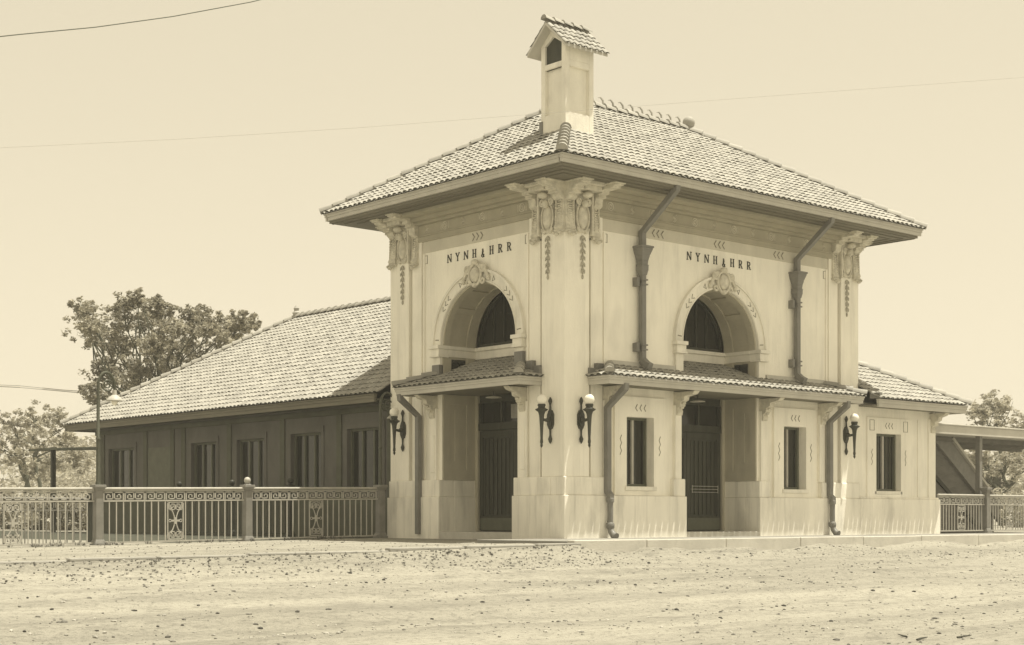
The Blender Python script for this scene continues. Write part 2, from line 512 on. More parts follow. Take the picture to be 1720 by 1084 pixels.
# plinth: base course and cap course, broken by the doorways
pl = MB(); p2 = MB()
def courses(F, len_, cs, door=True, skip0=.46):
    spans = [(0, cs - RN + .03), (cs + RN - .03, len_)] if door else [(0, len_)]
    for a0, a1 in spans:
        b0 = a0 if F is FR or F is FN or a0 > .1 else .46
        b1 = a1 if F is FR or F is FN or a1 < len_ - .1 else len_ - .46
        pl.box(b0, b1, O_PL, -.46, -.3, .895, F)
        c0 = a0 + .03 if a0 < .1 else a0 + .015
        c1 = a1 - .03 if a1 > len_ - .1 else a1 - .015
        if not (F is FR or F is FN):
            if a0 < .1: c0 = .46
            if a1 > len_ - .1: c1 = len_ - .46
        p2.box(c0, c1, O_B2, -.46, .895, 1.02 if F is FR and False else 1.28, F)
    if door:
        for sg in (-1, 1):
            e = cs + sg * RN
            a0, a1 = sorted((e - sg * .03, e + sg * .1))
            pl.box(a0, a1, -.46, O_F - NDEP + .01, -.3, .895, F)
            a0, a1 = sorted((e - sg * .015, e + sg * .1))
            p2.box(a0, a1, -.46, O_F - NDEP + .01, .895, 1.28, F)
courses(FL, D, CSL); courses(FE, D, 0, False); courses(FN, W, 0, False)
# street front: the cap course stops at the bays so the windows stay clear
for a0, a1 in ((0, CSR - RN + .03), (CSR + RN - .03, W)): pl.box(a0, a1, O_PL, -.46, -.3, .895, FR)
for a0, a1 in ((.03, 1.36), (3.32, CSR - RN + .015), (CSR + RN - .015, 6.6), (8.56, W - .03)): p2.box(a0, a1, O_B2, -.46, .895, 1.28, FR)
for sg in (-1, 1):
    e = CSR + sg * RN
    a0, a1 = sorted((e - sg * .03, e + sg * .1)); pl.box(a0, a1, -.46, O_F - NDEP + .01, -.3, .895, FR)
    a0, a1 = sorted((e - sg * .015, e + sg * .1)); p2.box(a0, a1, -.46, O_F - NDEP + .01, .895, 1.28, FR)
plo = pl.build('plinth', M['plinth'], ST, bevel=.012)
p2.build('plinth_cap', M['plinth'], plo, bevel=.018)
# floor slab of niches and steps
for F, cs in ((FR, CSR), (FL, CSL)):
    MB().box(cs - RN + .03, cs + RN - .03, -.02, O_F - NDEP - .2, -.2, .11, F).build('doorstep', M['kerb'], ST, bevel=.012)

# ---- niches: soffit ribs, jamb panels, impost string, lunette, door
def niche(F, cs, tag_):
    rb = MB()
    for o0, o1 in ((-.16, -.34), (-.84, -1.10)):
        ai, ao = arc_pts(cs, RN - .035), arc_pts(cs, RN + .01)
        for i in range(len(ai) - 1):
            q = [ai[i], ai[i + 1], ao[i + 1], ao[i]]
            rb.prism(q, lambda a, z, o=o0: F(a, o, z), lambda a, z, o=o1: F(a, o, z))
    for th in (38, 64, 90, 116, 142):
        t = R(th); t2 = R(6)
        pts = [(cs + r * math.cos(t + d), ZS + r * math.sin(t + d)) for r, d in ((RN - .03, -t2 / 2), (RN - .03, t2 / 2), (RN + .01, t2 / 2), (RN + .01, -t2 / 2))]
        rb.prism(pts, lambda a, z: F(a, -.34, z), lambda a, z: F(a, -.84, z))
    for sg in (-1, 1):
        e = cs + sg * RN
        def jb(o0, o1, z0, z1, t=.02):
            a0, a1 = sorted((e - sg * t, e + sg * .01)); rb.box(a0, a1, o0, o1, z0, z1, F)
        jb(-.16, -.34, 1.28, 4.13); jb(-.84, -1.12, 1.28, 4.13)
        jb(-.34, -.84, 1.28, 1.52); jb(-.34, -.84, 3.0, 3.2)
        jb(-.50, -.70, 1.72, 2.86, .012)
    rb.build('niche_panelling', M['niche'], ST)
    for sg in (-1, 1):
        e = cs + sg * RN; a0, a1 = sorted((e - sg * .012, e + sg * .01))
        MB().box(a0, a1, -.40, -.80, 3.62, 4.02, F).build('side_light', M['glass'], ST)
    im = MB()
    for sg in (-1, 1):
        e = cs + sg * RN
        a0, a1 = sorted((e - sg * .05, e + sg * .31))
        im.box(a0, a1, .03, -.3, 4.235, 4.32, F)
        a0, a1 = sorted((e - sg * .025, e + sg * .27))
        im.box(a0, a1, -.01, -.3, 4.09, 4.235, F)
        a0, a1 = sorted((e - sg * .045, e + sg * .29))
        im.box(a0, a1, .012, -.3, 4.05, 4.09, F)
        a0, a1 = sorted((e - sg * .05, e + sg * .02)); im.box(a0, a1, -.3, O_F - NDEP, 4.235, 4.32, F)
        a0, a1 = sorted((e - sg * .028, e + sg * .02)); im.box(a0, a1, -.3, O_F - NDEP, 4.07, 4.235, F)
        # pilaster below the impost
        a0, a1 = sorted((e + sg * .002, e + sg * .24)); im.box(a0, a1, -.07, -.3, 3.5, 4.05, F)
        # little side lights beside the roof in the recess
    im.box(cs - RN + .05, cs + RN - .05, O_F - NDEP + .10, O_F - NDEP - .1, 4.235, 4.32, F)
    im.box(cs - RN + .03, cs + RN - .03, O_F - NDEP + .06, O_F - NDEP - .1, 4.05, 4.235, F)
    im.build('impost', M['concrete'], ST, bevel=.01)
    ar = MB()
    def ring(r0, r1, o0, o1):
        a_, b_ = arc_pts(cs, r0, 40), arc_pts(cs, r1, 40)
        for i in range(40):
            q = [a_[i], a_[i + 1], b_[i + 1], b_[i]]
            ar.prism(q, lambda a, z: F(a, o0, z), lambda a, z: F(a, o1, z))
    ring(RN - .002, RN + .22, -.085, -.2); ring(RN + .22, RN + .275, -.05, -.2); ring(RN + .01, RN + .035, -.07, -.1)
    aro = ar.build('arch_surround', M['concrete'], ST)
    inc = MB()
    for sg in (-1, 1):       # incised chevrons, wedge and dash on the archivolt
        for k, th in enumerate((34, 40, 46)):
            t = R(90 + sg * (90 - th)); r = RN + .12
            pts = []
            for d, dr in ((.03, .055), (-.03, 0), (.03, -.055)):
                tt = t + d * (1 if sg < 0 else -1)
                pts.append(F(cs + (r + dr) * math.cos(tt), -.083, ZS + (r + dr) * math.sin(tt)))
            inc.tube(pts, .010, 4)
        t = R(90 + sg * (90 - 66)); r = RN + .12
        pts = [F(cs + (r + dr) * math.cos(t + d), -.083, ZS + (r + dr) * math.sin(t + d)) for d, dr in ((-.02, .06), (.03, 0), (-.02, -.06))]
        inc.tube(pts, .010, 4, closed=True)
        t = R(90 + sg * 85); inc.tube([F(cs + rr * math.cos(t), -.083, ZS + rr * math.sin(t)) for rr in (RN + .06, RN + .18)], .011, 4)
    inc.build('incised_ornament', M['incised'], aro)
    # keystone cartouche
    kc = MB(); kz = ZS + RN + .17
    kc.ball((cs, -.04, kz - .02), (.15, .10, .18), F)
    kc.tube([F(cs + .20 * math.cos(t), -.03, kz - .02 + .235 * math.sin(t)) for t in [2 * PI * i / 24 for i in range(24)]], .034, 6, closed=True)
    for sg in (-1, 1):
        kc.tube(spiral((cs + sg * .27, kz + .12), .10, .02, 1.4, F, -.03, start=R(200), sgn=sg), [.034 - .016 * i / 19 for i in range(20)], 6)
        kc.tube(spiral((cs + sg * .25, kz - .16), .085, .02, 1.3, F, -.04, start=R(120), sgn=sg), .028, 6)
        kc.tube([F(cs + sg * (.12 + .34 * t), -.05, kz + .18 - .36 * t * t) for t in (0, .2, .4, .6, .8, 1)], [.03, .05, .055, .05, .04, .02], 6)
        kc.ball((cs + sg * .42, -.05, kz - .12), (.05, .05, .07), F, 8, 6)
    kc.ball((cs, -.02, kz + .25), (.10, .08, .07), F)
    kc.ball((cs, -.02, kz - .25), (.07, .07, .06), F)
    kc.build('cartouche', M['carved'], aro, smooth=True)
    # lunette
    lu = MB(); a_, b_ = arc_pts(cs, 1.20), arc_pts(cs, 1.255)
    for i in range(32):
        lu.prism([a_[i], a_[i + 1], b_[i + 1], b_[i]], lambda a, z: F(a, O_F - NDEP - .02, z), lambda a, z: F(a, O_F - NDEP - .09, z))
    lu.box(cs - 1.25, cs + 1.25, O_F - NDEP - .02, O_F - NDEP - .09, 4.32, 4.40, F)
    for k in (-2, -1, 0, 1, 2):
        h = math.sqrt(1.21 ** 2 - (k * .36) ** 2)
        lu.box(cs + k * .36 - .014, cs + k * .36 + .014, O_F - NDEP - .035, O_F - NDEP - .08, 4.40, ZS + h, F)
    luo = lu.build('lunette_window', M['door'], ST)
    g = MB(); pts = arc_pts(cs, 1.26)
    g.add([F(a, O_F - NDEP - .07, z) for a, z in pts], [tuple(range(len(pts)))])
    g.build('pane', M['glass'], luo)
    # dark doors at the back of the niche
    oB = O_F - NDEP
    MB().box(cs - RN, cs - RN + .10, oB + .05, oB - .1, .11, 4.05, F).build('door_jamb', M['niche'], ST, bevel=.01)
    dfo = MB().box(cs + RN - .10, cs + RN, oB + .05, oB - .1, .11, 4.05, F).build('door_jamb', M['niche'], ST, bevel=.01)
    dd = MB()
    dd.box(cs - RN + .10, cs + RN - .10, oB + .02, oB - .1, 2.42, 2.58, F)
    dd.box(cs - RN + .10, cs + RN - .10, oB - .02, oB - .1, 3.05, 4.05, F)
    for a in (cs - RN + .10, cs - .42, cs + .36, cs + RN - .16): dd.box(a, a + .06, oB + .01, oB - .08, 2.58, 3.05, F)
    dd.build('transom', M['door'], dfo)
    MB().box(cs - RN + .1, cs + RN - .1, oB - .05, oB - .06, 2.58, 3.05, F).build('transom_pane', M['glass'], dfo)
    MB().box(cs - RN + .1, cs + RN - .1, oB - .11, oB - .12, .0, 4.1, F).build('door_backing', M['door'], dfo)
    for sg in (-1, 1):
        lf = MB(); e0, e1 = sorted((cs + sg * .006, cs + sg * (RN - .105)))
        wd = e1 - e0
        lf.box(e0, e1, oB - .045, oB - .10, .12, 2.41, F)
        lf.box(e0, e0 + .11, oB - .01, oB - .045, .13, 2.41, F); lf.box(e1 - .11, e1, oB - .01, oB - .045, .13, 2.41, F)
        lf.box(e0 + .11, e1 - .11, oB - .01, oB - .045, 2.26, 2.41, F); lf.box(e0 + .11, e1 - .11, oB - .01, oB - .045, .13, .46, F)
        nb = 7
        for k in range(nb):
            a = e0 + .15 + (wd - .30) * k / (nb - 1)
            lf.box(a - .018, a + .018, oB - .02, oB - .045, .50, 2.22, F)
        lfo = lf.build('door_leaf', M['door'], ST)
        MB().box(e0 + .03, e1 - .03, oB - .004, oB - .010, .14, .42, F).build('kick_plate', M['frame_dark'], lfo)
        if F is FL: continue
        hb = MB()
        for z in (1.02, 1.09, 1.16): hb.tube([F(e0 + .14, oB + .03, z), F(e1 - .14, oB + .03, z)], .007, 6)
        for a in (e0 + .14, e1 - .14): hb.tube([F(a, oB + .03, 1.0), F(a, oB + .03, 1.18)], .008, 6); hb.tube([F(a, oB + .03, 1.09), F(a, oB - .02, 1.09)], .008, 6)
        hb.build('push_bar', M['frame'], lfo)
niche(FR, CSR, 'front'); niche(FL, CSL, 'side')
# daylight reflections in the side door, painted as pale colour: a pane and glazed strip in the near leaf
MB().box(2.72, 3.02, O_F - NDEP - .045, O_F - NDEP - .055, 2.66, 2.98, FL).build('painted_daylight_pane', M['lightglass'], ST)
for k in range(3): MB().box(2.66 + k * .11, 2.72 + k * .11, O_F - NDEP - .02, O_F - NDEP - .044, 1.96, 2.12, FL).build('painted_daylight_pane', M['lightglass'], ST)

# ---- windows of the street front
def window(F, a0, a1, z0, z1, o, fm, mull=2, dark=False, sill=True, parent=None, thin=True):
    f = MB(); t = .055; mulls = []
    f.box(a0, a0 + t, o + .05, o - .05, z0, z1, F); f.box(a1 - t, a1, o + .05, o - .05, z0, z1, F)
    f.box(a0 + t, a1 - t, o + .05, o - .05, z1 - t, z1, F); f.box(a0 + t, a1 - t, o + .05, o - .05, z0, z0 + t, F)
    for k in range(1, mull):
        a = a0 + (a1 - a0) * k / mull
        mulls.append(a)
    for k in range(mull if thin else 0):
        b0 = a0 + (a1 - a0) * k / mull; wd = (a1 - a0) / mull
        for q in (.33, .67): f.box(b0 + wd * q - .007, b0 + wd * q + .007, o + .012, o - .02, z0 + t, z1 - t, F)
    fo = f.build('window', fm, parent or ST)
    for a in mulls: MB().box(a - .032, a + .032, o + .04, o - .05, z0 + t, z1 - t, F).build('mullion', M['frame'] if mull == 2 else fm, fo)
    MB().box(a0 + t * .5, a1 - t * .5, o - .012, o - .03, z0 + t * .5, z1 - t * .5, F).build('pane', M['glass'], fo)
    if sill: MB().box(a0 - .06, a1 + .06, O_F + .09, O_F - .24, z0 - .09, z0 - .002, F).build('sill', M['concrete'], fo, bevel=.01)
    return fo
def wave(c, h, amp, F, o, n=5):
    return [F(c[0] + amp * (1 if i % 2 else -1), o, c[1] - h / 2 + h * i / n) for i in range(n + 1)]
for (a0, a1, z0, z1) in WINS:
    c = (a0 + a1) / 2
    su = MB()
    for p in ((c - .78, a0, .9, 3.02), (a1, c + .78, .9, 3.02)): su.box(p[0], p[1], -.085, -.3, p[2], p[3], FR)
    su.box(a0, a1, -.085, -.3, z1, 3.02, FR); su.box(a0, a1, -.085, -.3, .9, z0 - .092, FR)
    suo = su.build('window_surround', M['stucco'], ST); inz = MB()
    window(FR, a0, a1, z0, z1, -.36, M['frame_dark'], thin=False)
    for k in (-1, 0, 1):
        inz.tube([FR(c + k * .13 + .03, -.083, 2.86), FR(c + k * .13 - .02, -.083, 2.78), FR(c + k * .13 + .03, -.083, 2.72)], .012, 4)
    for sg in (-1, 1): inz.tube(wave((c + sg * .6, 1.98), .42, .022, FR, -.083), .010, 4)
    inz.build('incised_ornament', M['incised'], suo)

# pilasters and brackets that carry the door canopies
def bracket(mb, F, a, w_, z1, reach):
    prof = [(-.16, z1 - .52), (-.02, z1 - .52), (.0, z1 - .44), (-.02, z1 - .38), (.07, z1 - .32), (.07, z1 - .24), (.17, z1 - .20), (.19, z1 - .12), (reach - .08, z1 - .08), (reach, z1 - .01), (-.16, z1 - .01)]
    mb.prism(prof, lambda o, z: F(a - w_ / 2, o, z), lambda o, z: F(a + w_ / 2, o, z))
for a in (1.30, 3.50, 6.42, 8.62): MB().box(a - .10, a + .10, -.06, -.3, 1.28, 2.9, FR).build('pilaster', M['stucco'], ST, bevel=.008)
for a in (1.36, 4.44):
    po = MB().box(a - .13, a + .13, -.06, -.3, 1.28, 2.9, FL).build('pilaster', M['stucco'], ST, bevel=.008)
    MB().box(a - .07, a + .07, -.045, -.1, 1.45, 2.3, FL).build('raised_panel', M['stucco'], po, bevel=.006)
for F, aa, rch in ((FR, (1.30, 3.50, 6.42, 8.62), .5), (FL, (1.36, 4.44), .42)):
    for a in aa:
        b = MB(); bracket(b, F, a, .17, 3.20, rch)
        for k in range(3): b.box(a - .05, a + .05, .0 + k * .06, -.02, 2.72 + k * .1, 2.76 + k * .1, F)
        b.build('canopy_bracket', M['carved'], ST, bevel=.01)

# ---- frieze, cornice, soffit, gutter of the tower
OV = 1.07
for F, len_, cs in ((FR, W, CSR), (FL, D, CSL)):
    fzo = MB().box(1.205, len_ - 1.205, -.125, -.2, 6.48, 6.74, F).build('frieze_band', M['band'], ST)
    cn = MB()
    a0, a1 = 1.083, len_ - 1.083
    cn.box(a0, a1, -.075, -.2, 6.74, 6.775, F); cn.box(a0, a1, -.084, -.2, 6.775, 6.86, F); cn.box(a0, a1, -.06, -.2, 6.86, 6.89, F)
    cn.box(a0, a1, -.088, -.2, 6.89, 7.12, F)
    cn.box(a0, a1, .02, -.2, 7.12, 7.18, F); cn.box(a0, a1, .14, -.2, 7.18, 7.27, F); cn.box(a0, a1, .42, -.2, 7.27, 7.345, F)
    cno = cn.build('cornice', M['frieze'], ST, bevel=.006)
    n = int((a1 - a0) / .62); st = (a1 - a0) / n
    for i in range(n):
        a = a0 + (i + .5) * st; orn = MB()
        if i % 2 == 0:
            for rr in (.085, .04): orn.tube([F(a + rr * math.cos(t), -.085, 7.005 + rr * math.sin(t)) for t in [2 * PI * k / 14 for k in range(14)]], .011, 5, closed=True)
            for sg in (-1, 1): orn.tube([F(a + sg * .13, -.085, 6.93), F(a + sg * .13, -.085, 7.08)], .009, 4)
        else:
            for sg in (-1, 1):
                orn.tube([F(a + sg * .02 + .05 * q, -.085, 7.005 + .085 * r_) for q, r_ in ((-.8, -1), (.6, -.35), (-.6, .3), (.8, 1))], .010, 4)
        orn.build('frieze_ornament', M['carved'], cno)
    grp = (2.9, 4.92, 7.02) if F is FR else (2.92,)
    for c in grp:
        inc = MB()
        for k in (-1, 0, 1):
            sg = -1 if F is FR else 1
            sg2 = -1 if F is FR else -1
            inc.tube([F(c + k * .14 + .035, -.122, 6.69), F(c + k * .14 - .035, -.122, 6.61), F(c + k * .14 + .035, -.122, 6.53)], .014, 4)
        inc.build('incised_chevrons', M['incised'], fzo)
    inc = MB()
    for a in (1.31, len_ - 1.31):
        inc.tube([F(a + p, -.122 if False else -.137, q) for p, q in ((-.05, 6.42), (-.05, 6.24), (.05, 6.24), (.05, 6.42))], .010, 4, closed=True)
    inc.build('incised_corners', M['incised'], fzo)
sf = MB()
sf.box(-OV + .1, W + OV - .1, -OV + .1, D + OV - .1, 7.345, 7.40)
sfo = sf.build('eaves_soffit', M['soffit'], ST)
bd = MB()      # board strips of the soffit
for o in (.50, .72, .92):
    bd.box(-o, W + o, -o, -o + .03, 7.322, 7.345); bd.box(-o, -o + .03, -o + .03, D + o, 7.322, 7.345)
    bd.box(W + o - .03, W + o, -o + .03, D + o, 7.322, 7.345)
bd.build('soffit_moulding', M['soffit'], sfo)
def gutter(x0, x1, y0, y1, z0, z1, t=.10, m='fascia', parent=ST, sides='SWEN'):
    g_ = MB()
    segs = {'S': [(x0, x1, y0, y0 + t)], 'N': [(x0, x1, y1 - t, y1)], 'W': [(x0, x0 + t, y0 + t, y1 - t)], 'E': [(x1 - t, x1, y0 + t, y1 - t)]}
    h = z1 - z0
    for s_ in sides:
        for (a, b, c, d) in segs[s_]:
            # three stepped mouldings: lower board set back, ogee, lip
            i0 = .035; i1 = .018
            def inn(k):
                return (a + (k if s_ != 'E' else 0), b - (k if s_ != 'W' else 0), c + (k if s_ != 'N' else 0), d - (k if s_ != 'S' else 0))
            q = inn(i0); g_.box(*q, z0, z0 + h * .45)
            q = inn(i1); g_.box(*q, z0 + h * .45, z0 + h * .8)
            g_.box(a, b, c, d, z0 + h * .8, z1)
    return g_.build('gutter', M[m], parent, bevel=.006)
gutter(-OV, W + OV, -OV, D + OV, 7.40, 7.57)

# ---- corner capitals: consoles, cartouche, bell-flower drops
def capital(F, len_, end):
    s = (lambda a: a) if end == 0 else (lambda a: len_ - a)
    root = MB()
    def cons(a0, a1, reach, zb, ob):
        prof = [(-.3, zb), (ob + .05, zb), (ob + .08, zb + .05), (ob + .05, zb + .12), (ob + .03, zb + .6), (ob + .12, zb + .66), (ob + .12, zb + .73),
                (.14 + ob, 7.08), (.24 + ob, 7.09), (.22 + ob, 7.15), (.32 + ob, 7.16), (.32 + ob, 7.22), (reach - .08, 7.235), (reach - .08, 7.27), (reach, 7.275), (reach, 7.344), (-.3, 7.344)]
        root.prism(prof, lambda o, z: F(s(a0), o, z), lambda o, z: F(s(a1), o, z))
    cons(.06, .31, .50, 6.36, -.055); cons(.86, 1.08, .64, 6.28, -.10)
    root.box(s(.03), s(.34), .53, -.3, 7.31, 7.343, F); root.box(s(.82), s(1.12), .67, -.3, 7.31, 7.343, F)
    root.box(s(.34), s(.82), .38, -.3, 7.27, 7.343, F); root.box(s(.34), s(.82), .27, -.3, 7.18, 7.27, F)
    root.box(s(.775), s(.835), .02, -.3, 6.3, 7.2, F)
    root.box(s(.045), s(.325), .02, -.2, 6.30, 6.36, F); root.box(s(.845), s(1.095), -.01, -.2, 6.22, 6.28, F)
    ro = root.build('capital', M['carved'], ST, bevel=.01)
    c = MB(); ac = .55
    c.ball((s(ac), -.04, 6.66), (.135, .085, .25), F)
    ring = [F(s(ac) + .175 * math.cos(t), -.03, 6.66 + .30 * math.sin(t)) for t in [2 * PI * i / 28 for i in range(28)]]
    c.tube(ring, .026, 6, closed=True)
    for sg in (-1, 1):
        c.tube(spiral((s(ac) + sg * .13, 6.98), .075, .015, 1.5, F, 0.0, start=R(250), sgn=sg), .026, 6)
        c.tube([F(s(ac) + sg * (.05 + .12 * t), -.02, 6.40 - .05 * math.sin(t * 4)) for t in (0, .3, .6, 1)], [.03, .045, .04, .02], 6)
    c.ball((s(ac), .03, 6.93), (.07, .08, .09), F)
    c.ball((s(ac), .10, 7.10), (.11, .12, .07), F)
    c.build('cartouche', M['carved'], ro, smooth=True)
    for a0, a1, ob, zb in ((.06, .31, -.01, 6.48), (.86, 1.08, -.055, 6.40)):
        fr = MB()   # beaded strip on each console
        for k in range(9):
            for a in (a0 + .05, a1 - .05): fr.ball((s(a), ob, zb + .03 + k * .062), (.022, .03, .024), F, 6, 4)
        fr.ball((s((a0 + a1) / 2), ob + .06, zb - .22), (.05, .05, .05), F, 8, 6)
        for a in (a0 + .04, a1 - .04): fr.ball((s(a), ob + .06, zb - .19), (.03, .05, .035), F, 8, 6)
        fr.build('beading', M['carved'], ro, smooth=True)
    for a0, a1, ob, zb in ((.06, .31, -.022, 6.50), (.86, 1.08, -.067, 6.42)):   # sunk fret on the face of each console
        ff = MB(); am = (a0 + a1) / 2; q = (a1 - a0) * .17
        pts = []
        for k in range(11): pts += [F(s(am + q * (1 if k % 2 else -1)), ob, zb + k * .047), F(s(am + q * (1 if k % 2 else -1)), ob, zb + (k + 1) * .047)]
        ff.tube(pts, .011, 4); ff.build('sunk_fret', M['incised'], ro)
    for sg in (-1, 1):
        MB().tube([F(s(.55) + sg * (.185 + .02 * math.sin(t * 3)), -.05, 6.40 + .62 * t) for t in (0, .2, .4, .6, .8, 1)], [.012, .022, .026, .024, .02, .012], 5).build('recess_shade_strip', M['incised'], ro)  # dark-coloured strips stand for the recess shade beside the cartouche
    sw = MB()
    for k in range(6):
        z = 6.24 - k * .135; q = 1 - .06 * k
        sw.ball((s(ac), -.045, z), (.045 * q, .04, .035), F, 8, 6)
        for sg in (-1, 1):
            sw.tube([F(s(ac), -.04, z + .03), F(s(ac) + sg * .04 * q, -.02, z - .02), F(s(ac) + sg * .075 * q, -.03, z - .07)], [.02, .024, .008], 5)
        sw.tube([F(s(ac), -.04, z), F(s(ac), -.03, z - .09)], .014, 5)
    sw.ball((s(ac), -.04, 5.42), (.022, .03, .05), F, 8, 6)
    sw.build('flower_drop', M['drop'], ro, smooth=True)
for F, l in ((FR, W), (FL, D), (FE, D), (FN, W)):
    for e in (0, 1): capital(F, l, e)

# ---- lettering
def letter_strokes(ch):
    T, t = .030, .017          # thick and thin strokes as fractions of a letter 1 high are scaled below
    S = {'N': ([((.02, 0), (.02, 1), 1), ((.02, 1), (.70, 0), 2), ((.70, 0), (.70, 1), 1)], [(.02, 0), (.70, 1)], .70),
         'Y': ([((.35, 0), (.35, .45), 2), ((.35, .45), (.04, 1), 2), ((.35, .45), (.66, 1), 1)], [(.35, 0), (.06, 1), (.64, 1)], .70),
         'H': ([((.10, 0), (.10, 1), 2), ((.60, 0), (.60, 1), 2), ((.10, .5), (.60, .5), 1)], [(.10, 0), (.10, 1), (.60, 0), (.60, 1)], .70),
         'R': ([((.10, 0), (.10, 1), 2), ((.10, .97), (.42, .97), 1), ((.42, .97), (.56, .84), 2), ((.56, .84), (.56, .66), 2), ((.56, .66), (.42, .50), 2), ((.42, .5), (.10, .5), 1), ((.34, .5), (.62, 0), 2)], [(.10, 0), (.10, 1), (.63, 0)], .68),
         '&': ([((.58, .02), (.22, .62), 2), ((.22, .62), (.26, .86), 1), ((.26, .86), (.42, .86), 1), ((.42, .86), (.44, .68), 1), ((.44, .68), (.12, .34), 1), ((.12, .34), (.12, .12), 2), ((.12, .12), (.30, .0), 1), ((.30, 0), (.48, .12), 1), ((.48, .12), (.58, .38), 1), ((.30, .86), (.30, 1.1), 1), ((.18, 1.02), (.44, 1.0), 1)], [], .66)}
    return S[ch]
def lettering(F, c, zb, h):
    txt = 'NYNH&HRR'; mb = MB()
    pitch = 2.13 / 7.3
    a = c - pitch * 3.5
    for i, ch in enumerate(txt):
        st, se, wd = letter_strokes(ch)
        dz = -.035 if ch == '&' else 0
        o0, o1 = O_F + .014, O_F + .0
        for (p, q, w_) in st:
            p = Vector((a + (p[0] - .35) * h, zb + dz + p[1] * h)); q = Vector((a + (q[0] - .35) * h, zb + dz + q[1] * h))
            d = (q - p).normalized(); nrm = Vector((-d.y, d.x)) * (.0115 if w_ == 2 else .006)
            pts = [tuple(p + nrm), tuple(p - nrm), tuple(q - nrm), tuple(q + nrm)]
            mb.prism(pts, lambda s_, z: F(s_, o0 + .0004 * w_, z), lambda s_, z: F(s_, o1, z))
        for (x_, z_) in se:
            mb.box(a + (x_ - .35) * h - .022, a + (x_ - .35) * h + .022, o0 + .002, o1, zb + z_ * h - .0075, zb + z_ * h + .0075, F)
        a += pitch
    mb.build('lettering', M['letter'], ST)
lettering(FR, 4.94, 6.165, .172)
class Mirror:            # on the left side the word reads the other way along the wall axis
    def __init__(s, F): s.F = F
    def __call__(s, a, o, z): return s.F(-a, o, z)
lettering(Mirror(FL), -2.90, 6.165, .172)

# ---- tiled roofs
PLUG = MB()
def flush_plugs(parent):
    global PLUG
    PLUG.build('eave_shade_disc', M['plug'], parent); PLUG = MB()
def tile_slope(mb, P, u, v, L, vmax, pitch=.19, course=.25, r=.084, nseg=6, over=.05, v0=None):
    u = Vector(u).normalized(); v = Vector(v).normalized(); n = u.cross(v)
    if n.z < 0: n = -n
    P = Vector(P)
    nc = max(1, round(L / pitch)); pt = L / nc
    for i in range(nc):
        cu = (i + .5) * pt
        top = vmax(cu); start = (v0(cu) if v0 else 0) - over
        if top - start < .08: continue
        vv = start; j = 0
        while vv < top - .02:
            e = min(vv + course + .03, top)
            jit = random.uniform(-.006, .008); du = random.gauss(0, .004)
            ra = r * random.uniform(.96, 1.03); rb_ = r * .93
            la, lb = .020 + jit, .000
            vs = []
            for (q, rad, lift) in ((vv + random.uniform(-.006, .006), ra, la), (e, rb_, lb)):
                c = P + u * (cu + du) + v * q + n * lift
                for k in range(nseg + 1):
                    th = PI * k / nseg
                    vs.append(c + u * (rad * math.cos(th)) + n * (.52 * rad * math.sin(th)))
            c = P + u * (cu + du) + v * vv + n * la
            for k in range(nseg + 1):
                th = PI * k / nseg
                vs.append(c + v * .004 + u * ((ra - .02) * math.cos(th)) + n * (.52 * (ra - .02) * math.sin(th)))
            m = nseg + 1
            fs = [(k, k + 1, m + k + 1, m + k) for k in range(nseg)] + [(k + 1, k, 2 * m + k, 2 * m + k + 1) for k in range(nseg)]
            mb.add(vs, fs)
            if vv == start:
                c = P + u * (cu + du) + v * (vv + .022) + n * la
                PLUG.add([c + u * (ra * .95 * math.cos(PI * k / nseg)) + n * (.52 * ra * .95 * math.sin(PI * k / nseg)) for k in range(m)] + [c - u * ra - n * .06, c + u * ra - n * .06], [tuple(range(m)), (0, m, m + 1, m - 1)] if False else [tuple(range(m)) ])
            vv += course
def cap_line(mb, p0, p1, r=.125, step=.36, n=6, end=True):
    p0, p1 = Vector(p0), Vector(p1)
    t = p1 - p0; L = t.length; t.normalize()
    side = t.cross(Vector((0, 0, 1))).normalized(); up = side.cross(t).normalized()
    k = max(1, round(L / step)); st = L / k
    for i in range(k):
        vs = []
        for q, rad, l in ((i * st - .02, r, .035), ((i + 1) * st + .02, r * .84, .005)):
            c = p0 + t * q + up * l + side * random.uniform(-.005, .005)
            for j in range(n + 1):
                th = PI * j / n
                vs.append(c + side * (rad * math.cos(th)) + up * (rad * math.sin(th)))
        m = n + 1
        fs = [(j, j + 1, m + j + 1, m + j) for j in range(n)] + [tuple(range(m))]
        mb.add(vs, fs)

